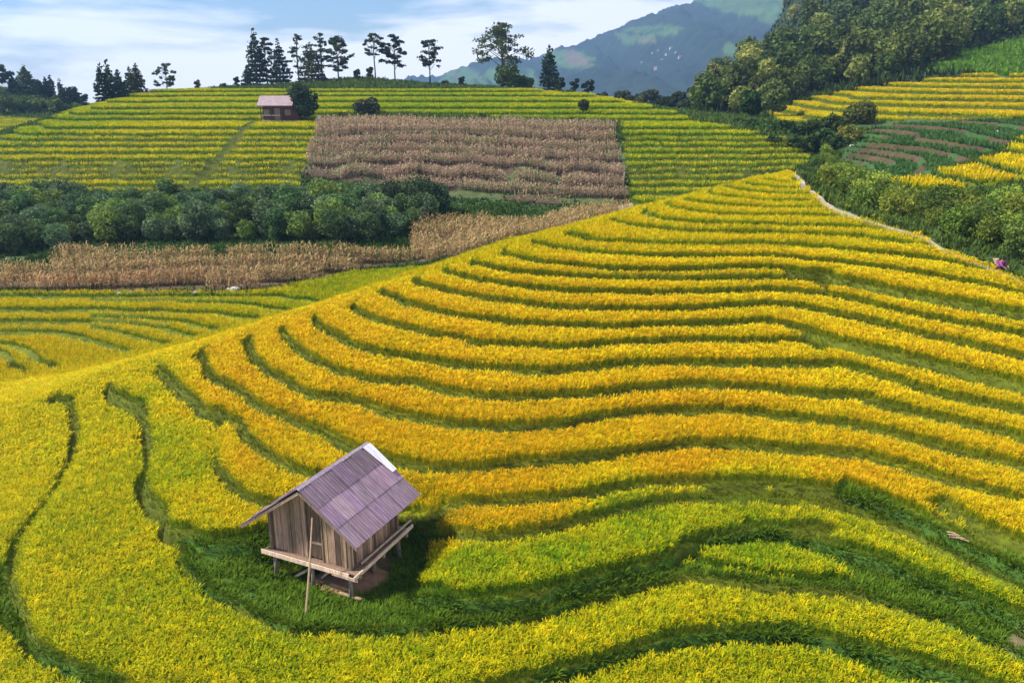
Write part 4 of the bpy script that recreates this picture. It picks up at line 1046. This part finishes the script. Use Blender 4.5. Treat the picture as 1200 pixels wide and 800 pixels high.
for (px, py) in [(-1.66, .16), (1.54, .16), (1.54, 2.94), (-1.66, 2.94)]:
    p = MB(); p.box(px - .05, px + .05, py - .05, py + .05, ZP + .003, roof_z(px) - .09, (.34, .27, .21)); p.build('corner_post', M_WOOD, t)
# roof frame
rf = MB()
for yq in (-.22, 1.5, 3.2):
    rf.beam((RX, yq, RZ - .075), (ER - .05, yq, ZRr - .04), .06, .07, (.45, .37, .30)); rf.beam((RX, yq, RZ - .075), (EL + .05, yq, ZL - .04), .06, .07, (.45, .37, .30))
for f in (.18, .5, .86):
    for (ex, ez) in ((ER, ZRr), (EL, ZL)):
        rf.beam((RX + (ex - RX) * f, -.30, RZ + (ez - RZ) * f - .03), (RX + (ex - RX) * f, 3.42, RZ + (ez - RZ) * f - .03), .05, .04, (.4, .33, .27))
rf.build('rafter', M_BEAM, t)
def sheets(name, ex, ez, cols, rows_, seed):
    r = random.Random(seed); m = MB(); n = 5
    d = np.array([ex - RX, 0, ez - RZ]); L = np.linalg.norm(d); d /= L
    nrm_v = np.array([-d[2], 0, d[0]]); nrm_v *= np.sign(nrm_v[2])
    y0, y1 = -.36, 3.50
    for j in range(rows_):
        s0 = L * j / rows_ - (.0 if j == 0 else .10); s1 = L * (j + 1) / rows_ + r.uniform(-.03, .05)
        for i in range(cols):
            a = y0 + (y1 - y0) * i / cols - .03; b = y0 + (y1 - y0) * (i + 1) / cols + .03
            base = np.array((.285, .202, .250)) * (r.uniform(.66, .84) if j == 0 else r.choice([.86, .95, 1.0, 1.12, 1.28])) * np.array([1, r.uniform(.95, 1.03), r.uniform(.92, 1.05)])
            if i >= cols - 3 and j == 0 and ex > RX: base = np.array((.20, .145, .165)) * r.uniform(.85, 1.1)
            lift = .024 * (rows_ - j) + .022 * (i % 2) + r.uniform(0, .006)
            ys = np.linspace(a, b, n * 2 + 1); V = []
            tilt = r.uniform(-.012, .012)
            for yk, yv in enumerate(ys):
                c = .011 * math.cos(yk * math.pi)                        # corrugation
                for s_ in (s0, s1):
                    q = np.array([RX, 0, RZ]) + d * s_ + nrm_v * (lift + c + .014 + (s_ - s0) * -.012 + tilt * (yv - a)); q[1] = yv; V.append(q)
            up_ = np.array(V); lo = up_ - nrm_v * .016; k = len(ys)
            Q = [(2*i_, 2*i_+1, 2*i_+3, 2*i_+2) for i_ in range(k-1)]
            if ex > RX: Q = [q[::-1] for q in Q]
            o = 2 * k; Q2 = [tuple(o + v_ for v_ in q[::-1]) for q in Q]
            rim_ = [0] + [2*i_+1 for i_ in range(k)][0:0]
            edge = [2*i_ for i_ in range(k)] + [2*i_+1 for i_ in reversed(range(k))]
            Q3 = [(edge[e], edge[(e+1) % len(edge)], o + edge[(e+1) % len(edge)], o + edge[e]) for e in range(len(edge))]
            m.add(np.concatenate([up_, lo]), Q + Q2 + Q3, None, base)
    return m.build(name, M_ROOF, t)
r1 = sheets('roof_slope', ER, ZRr, 7, 3, 21); sheets('roof_slope', EL, ZL, 7, 3, 22)
rc = MB()
for i in range(4):
    a = -.40 + i * .98
    for (ex, ez) in ((ER, ZRr), (EL, ZL)):
        d = np.array([ex - RX, ez - RZ]); d /= np.linalg.norm(d)
        rc.hexa([(RX, a, RZ + .105), (RX, a + 1.0, RZ + .112), (RX + d[0]*.09, a + 1.0, RZ + d[1]*.09 + .115), (RX + d[0]*.09, a, RZ + d[1]*.09 + .112),
                 (RX, a, RZ + .125), (RX, a + 1.0, RZ + .132), (RX + d[0]*.09, a + 1.0, RZ + d[1]*.09 + .135), (RX + d[0]*.09, a, RZ + d[1]*.09 + .132)], np.array((.42, .35, .38)) * rh.uniform(.8, 1.1))
rc.build('ridge_cap', M_ROOF, t)
vb = MB()
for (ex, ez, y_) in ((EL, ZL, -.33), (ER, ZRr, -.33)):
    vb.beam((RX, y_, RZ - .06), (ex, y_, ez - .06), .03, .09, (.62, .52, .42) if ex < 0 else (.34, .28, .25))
vb.build('verge_board', M_WOOD, t)
d = np.array([ER - RX, ZRr - RZ]); d /= np.linalg.norm(d); nv = np.array([-d[1], d[0]])
pv = MB(); q0 = np.array([RX, RZ]) + nv * .125 + d * .02; q1 = q0 + d * 1.35; th_ = nv * .012
pv.hexa([(q0[0], 3.12, q0[1]), (q1[0], 3.26, q1[1]), (q1[0], 3.52, q1[1]), (q0[0], 3.56, q0[1]), *[(q[0]+th_[0], y_, q[1]+th_[1]) for q, y_ in ((q0, 3.12), (q1, 3.26), (q1, 3.52), (q0, 3.56))]], (.92, .90, .92))
pv.build('pale_verge_strip', M_ROOF, t)['label'] = 'whitish strip along the back edge of the roof'
# brace under the floor and boards on the ground
bc = MB(); bc.beam((-1.0, .35, lz(-1, .35) + .06), (.1, .3, ZP - .25), .05, .08, (1.1, .85, .6)); bc.beam((.2, .3, ZP - .75), (.75, .25, ZP - .22), .05, .07, (1.0, .8, .6)); bc.build('brace', M_WOOD, t)
# the leaning bamboo pole, the mound of earth and a board
pl = MB(); zb = lz(.75, -1.15)
A = at_y(357.5, 722, 22.85); A[2] = gza(A[0], A[1]) - .05
B_ = at_y(366, 606, 24.32)
pl.tube([A, A * .5 + B_ * .5 + np.array([.02, 0, .02]), B_], [.035, .032, .026], 8)
tag(pl.build('bamboo_pole', M_BAMBOO), 'thin bamboo pole leaning against the front of the hut', 'pole')
e = MB(); c, s = math.cos(HA), math.sin(HA)
for k in range(1):
    n = 18; V = [(0, 0, .40)]; 
    for ring, (rad, hh) in enumerate(((.5, .36), (1.0, .22), (1.5, -.06))):
        for a in range(n): V.append((rad * math.cos(a*6.283/n) * (1 + .12*math.sin(a*2.1)), rad * .8 * math.sin(a*6.283/n) * (1 + .1*math.cos(a*1.7)), hh + .03*math.sin(a*3.)))
    Tm = [(0, 1+a, 1+(a+1) % n) for a in range(n)]; Qm = [(1+r_*n+a, 1+(r_+1)*n+a, 1+(r_+1)*n+(a+1) % n, 1+r_*n+(a+1) % n) for r_ in range(2) for a in range(n)]
    x, y = .75, 1.1; wx, wy = -6.69 + c*x - s*y, 24.63 + s*x + c*y
    e.add(np.array(V) + np.array([wx, wy, gza(wx, wy)]), Qm, Tm)
tag(e.build('earth_mound', M_EARTH, None, True), 'low mound of bare brown earth under the hut floor', 'earth')
bd = MB(); p0 = at_z(397, 694, gza(-5.5, 23.6) + .12); p1 = at_z(424, 702, gza(-5.0, 23.4) + .12)
bd.beam(p0, p1, .12, .04, (.6, .48, .37)); tag(bd.build('loose_board', M_WOOD), 'short grey board lying on the earth before the hut', 'board')

# ------------------------------------------------------------------ the pink-roofed farmhouse on the far hill
def wpt(u, v, Y): return at_y(u, v, Y)
fx0 = wpt(326, 150, 139.5); fz = gza(fx0[0], fx0[1] + 1.5)
f = thing('farmhouse', 'low dark red wooden farmhouse with a pale pink roof on the far hill', 'house', (fx0[0], fx0[1], fz), math.radians(3))
M_RED = surf_mat('dark_red_boards', (.075, .028, .026), (.15, .06, .05), 3, .85, .3, (4, 4, .4))
M_PINK = surf_mat('pink_roof', (.28, .20, .205), (.42, .31, .315), 1.5, .8, .2)
M_PLASTER = surf_mat('pale_plaster', (.42, .34, .28), (.62, .52, .45), 2, .9, .2)
m = MB(); m.box(-2.6, 3.4, 0, 3.6, -.8, .55); m.build('plinth', M_PLASTER, f)
m = MB(); m.box(-2.3, 3.2, .4, 3.4, .55, 2.75); m.build('wall', M_RED, f)
m = MB(); m.hexa([(-2.9,-.7,2.75),(2.6,-.7,2.75),(2.6,1.9,4.15),(-2.9,1.9,4.15),(-2.9,-.7,2.87),(2.6,-.7,2.87),(2.6,1.9,4.27),(-2.9,1.9,4.27)])
m.hexa([(-2.9,1.9,4.15),(2.6,1.9,4.15),(2.6,4.3,2.75),(-2.9,4.3,2.75),(-2.9,1.9,4.27),(2.6,1.9,4.27),(2.6,4.3,2.87),(-2.9,4.3,2.87)]); m.build('roof', M_PINK, f)
m = MB(); m.hexa([(2.62,-.2,2.1),(4.6,-.2,2.0),(4.6,3.6,2.5),(2.62,3.6,2.6),(2.62,-.2,2.2),(4.6,-.2,2.1),(4.6,3.6,2.6),(2.62,3.6,2.7)]); m.build('lean_to_roof', M_RED, f)
for xq in (-2.4, -.8, .8, 2.4):
    m = MB(); m.tube([(xq, -.5, -.6), (xq, -.5, 2.76)], .07, 8); m.build('porch_post', M_RED, f)
m = MB(); m.beam((-2.4, -.5, 1.35), (.6, -.5, 1.35), .06, .16); m.build('porch_rail', M_PLASTER, f)
m = MB(); m.box(-.5, .4, .37, .42, .56, 2.4); m.build('door', M_BEAM, f)
for xq in (-1.7, 1.6):
    m = MB(); m.box(xq - .45, xq + .45, .375, .42, 1.3, 2.2); m.build('window', M_BEAM, f)

# white post, rocks, driftwood, pale boulders on the far slope
def rock(u, v, size, label, name='rock', seed=1, mat=None):
    Pm = march(u, v); r = np.random.default_rng(seed)
    b = bmesh.new(); bmesh.ops.create_icosphere(b, subdivisions=2, radius=size)
    for vt in b.verts:
        n = vt.co.normalized(); q = .75 + .5 * float(vnoise(np.array([n.x*1.7 + seed*9]), np.array([n.y*1.7 + n.z*2.3]), 1., seed)[0]); vt.co = vt.co * q
        vt.co.z *= .7
    me = bpy.data.meshes.new(name); b.to_mesh(me); b.free(); me.materials.append(mat or M_STONE)
    for p in me.polygons: p.use_smooth = False
    o = link(name, me, None, (Pm[0], Pm[1], gza(Pm[0], Pm[1]) + size * .25)); return tag(o, label, 'rock')
rock(230, 344, .30, 'smaller pale rock at the front edge of the dry maize', seed=1)
rock(268, 342, .26, 'pale rock left of the flat stones below the maize', seed=2)
rock(276, 342, .42, 'larger pale flat stone at the corner of the dry maize', seed=3)
rock(140, 344, .22, 'single little pale stone below the left part of the maize', seed=4)
rock(998, 172, .28, 'small pale boulder among shrubs below the vegetable rows', seed=5)
rock(1168, 155, .26, 'small pale boulder on the vegetable rows at the right', seed=6)
rock(985, 104 + 2, .4, 'pale rock at the edge of the wood above yellow terraces', seed=7)
wp = MB(); Pm = march(375, 148); wp.box(Pm[0]-.22, Pm[0]+.22, Pm[1]-.2, Pm[1]+.2, gza(Pm[0], Pm[1]) - .2, gza(Pm[0], Pm[1]) + 1.5); tag(wp.build('marker_post', M_PLASTER), 'short white post at the top left corner of the withered maize', 'post')
dw = MB(); a = march(1112, 632); b_ = march(1135, 640)
for k in range(3):
    o_ = np.array([0, .12 * k, .10 + .03 * k]); p0 = np.array([a[0], a[1], gza(a[0], a[1])]) + o_; p1 = np.array([b_[0], b_[1], gza(b_[0], b_[1])]) + o_ + np.array([-.1*k, 0, .02])
    dw.tube([p0, p0*.5 + p1*.5 + np.array([0, .04, .03]), p1], [.03, .035, .02], 7, (.55, .45, .34))
tag(dw.build('driftwood', M_WOOD), 'pale broken branch lying on the grass bank at the right', 'branch')

# ------------------------------------------------------------------ the person on the footpath
Pp = np.array([*(PATHW[np.argmin(np.abs(proj(np.c_[PATHW, gz_at(*PATHW.T)])[0] - 1168))]), 0.]); Pp[2] = gza(Pp[0], Pp[1]) + .05
pr = thing('person', 'person in a magenta and purple jacket crouching on the footpath', 'person', tuple(Pp), math.radians(205))
pr.scale = (.85, .85, .85)
def skin(name, J, E, mat, root=0):
    me = bpy.data.meshes.new(name); me.from_pydata([j[:3] for j in J], E, []); o = link(name, me)
    md = o.modifiers.new('s', 'SKIN'); sv = me.skin_vertices[0].data
    for k, j in enumerate(J): sv[k].radius = (j[3], j[3] * (j[4] if len(j) > 4 else 1)); sv[k].use_root = (k == root)
    sd = o.modifiers.new('d', 'SUBSURF'); sd.levels = sd.render_levels = 2
    dg = bpy.context.evaluated_depsgraph_get(); m2 = bpy.data.meshes.new_from_object(o.evaluated_get(dg)); m2.name = name
    bpy.data.objects.remove(o); m2.materials.clear(); m2.materials.append(mat)
    for p in m2.polygons: p.use_smooth = True
    return link(name, m2, pr)
M_SKIN = surf_mat('skin', (.34, .19, .12), (.42, .25, .17), 8, .6, 0)
M_MAG = surf_mat('magenta_cloth', (.30, .03, .20), (.45, .06, .32), 10, .9, .2)
M_PUR = surf_mat('dark_trousers', (.06, .03, .08), (.10, .05, .12), 10, .9, .2)
M_HAIR = surf_mat('black_hair', (.012, .010, .010), (.03, .025, .022), 20, .5, .1)
M_BASK = surf_mat('woven_basket', (.38, .25, .16), (.60, .44, .30), 22, .85, .5)
body = [(0,0,.36,.13,.8),(0,.12,.54,.125,.8),(0,.24,.72,.15,.75),(0,.30,.81,.06),(0,.36,.89,.095),(0,.39,.97,.085),
        (.10,.02,.34,.085),(.16,.36,.46,.060),(.15,.06,.08,.045),(.16,.22,.04,.036),(-.10,.02,.34,.085),(-.17,.36,.46,.060),(-.15,.08,.08,.045),(-.16,.24,.04,.036),
        (.20,.24,.72,.06),(.27,.42,.52,.045),(.18,.60,.40,.035),(.16,.67,.37,.03),(-.20,.24,.72,.06),(-.27,.42,.52,.045),(-.18,.60,.40,.035),(-.16,.67,.37,.03)]
ed = [(0,1),(1,2),(2,3),(3,4),(4,5),(0,6),(6,7),(7,8),(8,9),(0,10),(10,11),(11,12),(12,13),(2,14),(14,15),(15,16),(16,17),(2,18),(18,19),(19,20),(20,21)]
skin('body', body, ed, M_SKIN)
skin('jacket', [(0,-.02,.32,.16,.85),(0,.12,.54,.15,.82),(0,.24,.72,.17,.78),(.20,.24,.725,.078),(.27,.42,.53,.062),(.20,.56,.43,.05),(-.20,.24,.725,.078),(-.27,.42,.53,.062),(-.20,.56,.43,.05)], [(0,1),(1,2),(2,3),(3,4),(4,5),(2,6),(6,7),(7,8)], M_MAG)
skin('trousers', [(0,0,.36,.145,.85),(.10,.02,.34,.10),(.16,.36,.46,.078),(.15,.08,.12,.062),(-.10,.02,.34,.10),(-.17,.36,.46,.078),(-.15,.10,.12,.062)], [(0,1),(1,2),(2,3),(0,4),(4,5),(5,6)], M_PUR)
skin('hair', [(0,.34,.95,.108),(0,.37,1.01,.10),(0,.31,.87,.06)], [(0,1),(0,2)], M_HAIR)
bk = MB(); bx, by, bz = 0, -.10, .56
prof = [(.12, 0), (.17, .18), (.21, .40), (.215, .43), (.19, .43), (.15, .2), (.10, .03)]
n = 16; V = []; Qb = []
for (r_, h_) in prof:
    for a in range(n): V.append((bx + r_*math.cos(a*6.283/n), by + r_*.85*math.sin(a*6.283/n) - .3*h_, bz + h_ - .12))
for k in range(len(prof) - 1):
    for a in range(n): Qb.append((k*n+a, k*n+(a+1) % n, (k+1)*n+(a+1) % n, (k+1)*n+a))
bk.add(V, Qb); ba = bk.build('carrying_basket', M_BASK, None, True)
ba.location = Pp; ba.rotation_euler = (0, 0, math.radians(205)); ba.scale = (.8, .8, .8); tag(ba, 'woven basket carried on the back of the person in magenta', 'basket')
HAZE = 2.5e-4
# ------------------------------------------------------------------ light, sky, camera
SUN_DIR = Vector((-.78, -.06, 0)).normalized() * math.cos(math.radians(50)) + Vector((0, 0, math.sin(math.radians(50))))
sun = bpy.data.lights.new('sun', 'SUN'); sun.energy = 4.4; sun.angle = math.radians(5); sun.color = (1, .95, .87)
so = bpy.data.objects.new('sun', sun); COL.objects.link(so); so.rotation_euler = SUN_DIR.to_track_quat('Z', 'Y').to_euler()
w = bpy.data.worlds.new('World'); scene.world = w; w.use_nodes = True
nt = w.node_tree; nt.nodes.clear()
out = N(nt, 'ShaderNodeOutputWorld'); bg = N(nt, 'ShaderNodeBackground')
sky = N(nt, 'ShaderNodeTexSky'); sky.sky_type = 'NISHITA'; sky.sun_disc = False
sky.sun_elevation = math.radians(50); sky.sun_rotation = math.atan2(SUN_DIR.x, SUN_DIR.y); sky.altitude = 1200; sky.air_density = 1.0; sky.dust_density = .6
tc = N(nt, 'ShaderNodeTexCoord')
mp = N(nt, 'ShaderNodeMapping'); mp.inputs['Scale'].default_value = (1.6, 1.6, 7.5); mp.inputs['Location'].default_value = (.35, .1, .55)
mp.inputs['Rotation'].default_value = (0, math.radians(9), 0)
no = N(nt, 'ShaderNodeTexNoise'); no.inputs['Scale'].default_value = 2.2; no.inputs['Detail'].default_value = 9; no.inputs['Roughness'].default_value = .55; no.inputs['Distortion'].default_value = .35
nt.links.new(tc.outputs['Generated'], mp.inputs[0]); nt.links.new(mp.outputs[0], no.inputs['Vector'])
sx = N(nt, 'ShaderNodeSeparateXYZ'); nt.links.new(tc.outputs['Generated'], sx.inputs[0])
def mth(op, a, b):
    n = N(nt, 'ShaderNodeMath', operation=op)
    for k, q in enumerate((a, b)):
        if isinstance(q, (int, float)): n.inputs[k].default_value = q
        else: nt.links.new(q, n.inputs[k])
    return n.outputs[0]
zc2 = mth('MINIMUM', sx.outputs['Z'], .12)
f_ = mth('ADD', mth('MULTIPLY', sx.outputs['X'], .5), mth('MULTIPLY', zc2, -6.0))
fac = mth('ADD', mth('ADD', mth('MULTIPLY', no.outputs['Fac'], 1.9), -.45), mth('MULTIPLY', mth('ADD', f_, .40), .9))
cr = N(nt, 'ShaderNodeValToRGB'); cr.color_ramp.elements[0].position = .42; cr.color_ramp.elements[1].position = .66
nt.links.new(fac, cr.inputs[0])
mx = N(nt, 'ShaderNodeMix', data_type='RGBA'); mx.inputs[7].default_value = (11.0, 10.6, 10.4, 1)
mf = N(nt, 'ShaderNodeMath', operation='MULTIPLY'); mf.inputs[1].default_value = .92
nt.links.new(cr.outputs[0], mf.inputs[0]); nt.links.new(mf.outputs[0], mx.inputs[0]); tn = N(nt, 'ShaderNodeMix', data_type='RGBA', blend_type='MULTIPLY'); tn.inputs[0].default_value = 1; tn.inputs[7].default_value = (.62, .74, .86, 1)
nt.links.new(sky.outputs[0], tn.inputs[6]); nt.links.new(tn.outputs[2], mx.inputs[6])
nt.links.new(mx.outputs[2], bg.inputs['Color']); bg.inputs['Strength'].default_value = .10
nt.links.new(bg.outputs[0], out.inputs['Surface'])
cam = bpy.data.cameras.new('camera'); cam.lens = 30; cam.sensor_width = 36; cam.clip_end = 30000; cam.clip_start = .5
co = bpy.data.objects.new('camera', cam); COL.objects.link(co); co.location = (0, 0, CAM_Z); co.rotation_euler = (math.pi / 2 - PITCH, 0, 0)
scene.camera = co
vs = scene.view_settings; vs.view_transform = 'Standard'; vs.look = 'None'; vs.exposure = .85; vs.gamma = 1; vs.use_curve_mapping = False
cy_ = scene.cycles; cy_.use_denoising = True; cy_.max_bounces = 5; cy_.diffuse_bounces = 2; cy_.glossy_bounces = 2; cy_.transmission_bounces = 3; cy_.transparent_max_bounces = 6; cy_.volume_bounces = 0
scene.render.use_persistent_data = False
print('script', round(time.time() - T0, 1))
# ------------------------------------------------------------------ the air
hz = MB(); hz.box(-3400, 3400, -100, 4120, -330, 560)
hm2, nt2, out2 = newmat('haze')
pvn = N(nt2, 'ShaderNodeVolumePrincipled'); pvn.inputs['Color'].default_value = (.36, .60, 1.0, 1); pvn.inputs['Density'].default_value = HAZE; pvn.inputs['Anisotropy'].default_value = .2
nt2.links.new(pvn.outputs[0], out2.inputs['Volume'])
if HAZE > 0: tag(hz.build('haze', hm2), None, None, None, 'stuff')
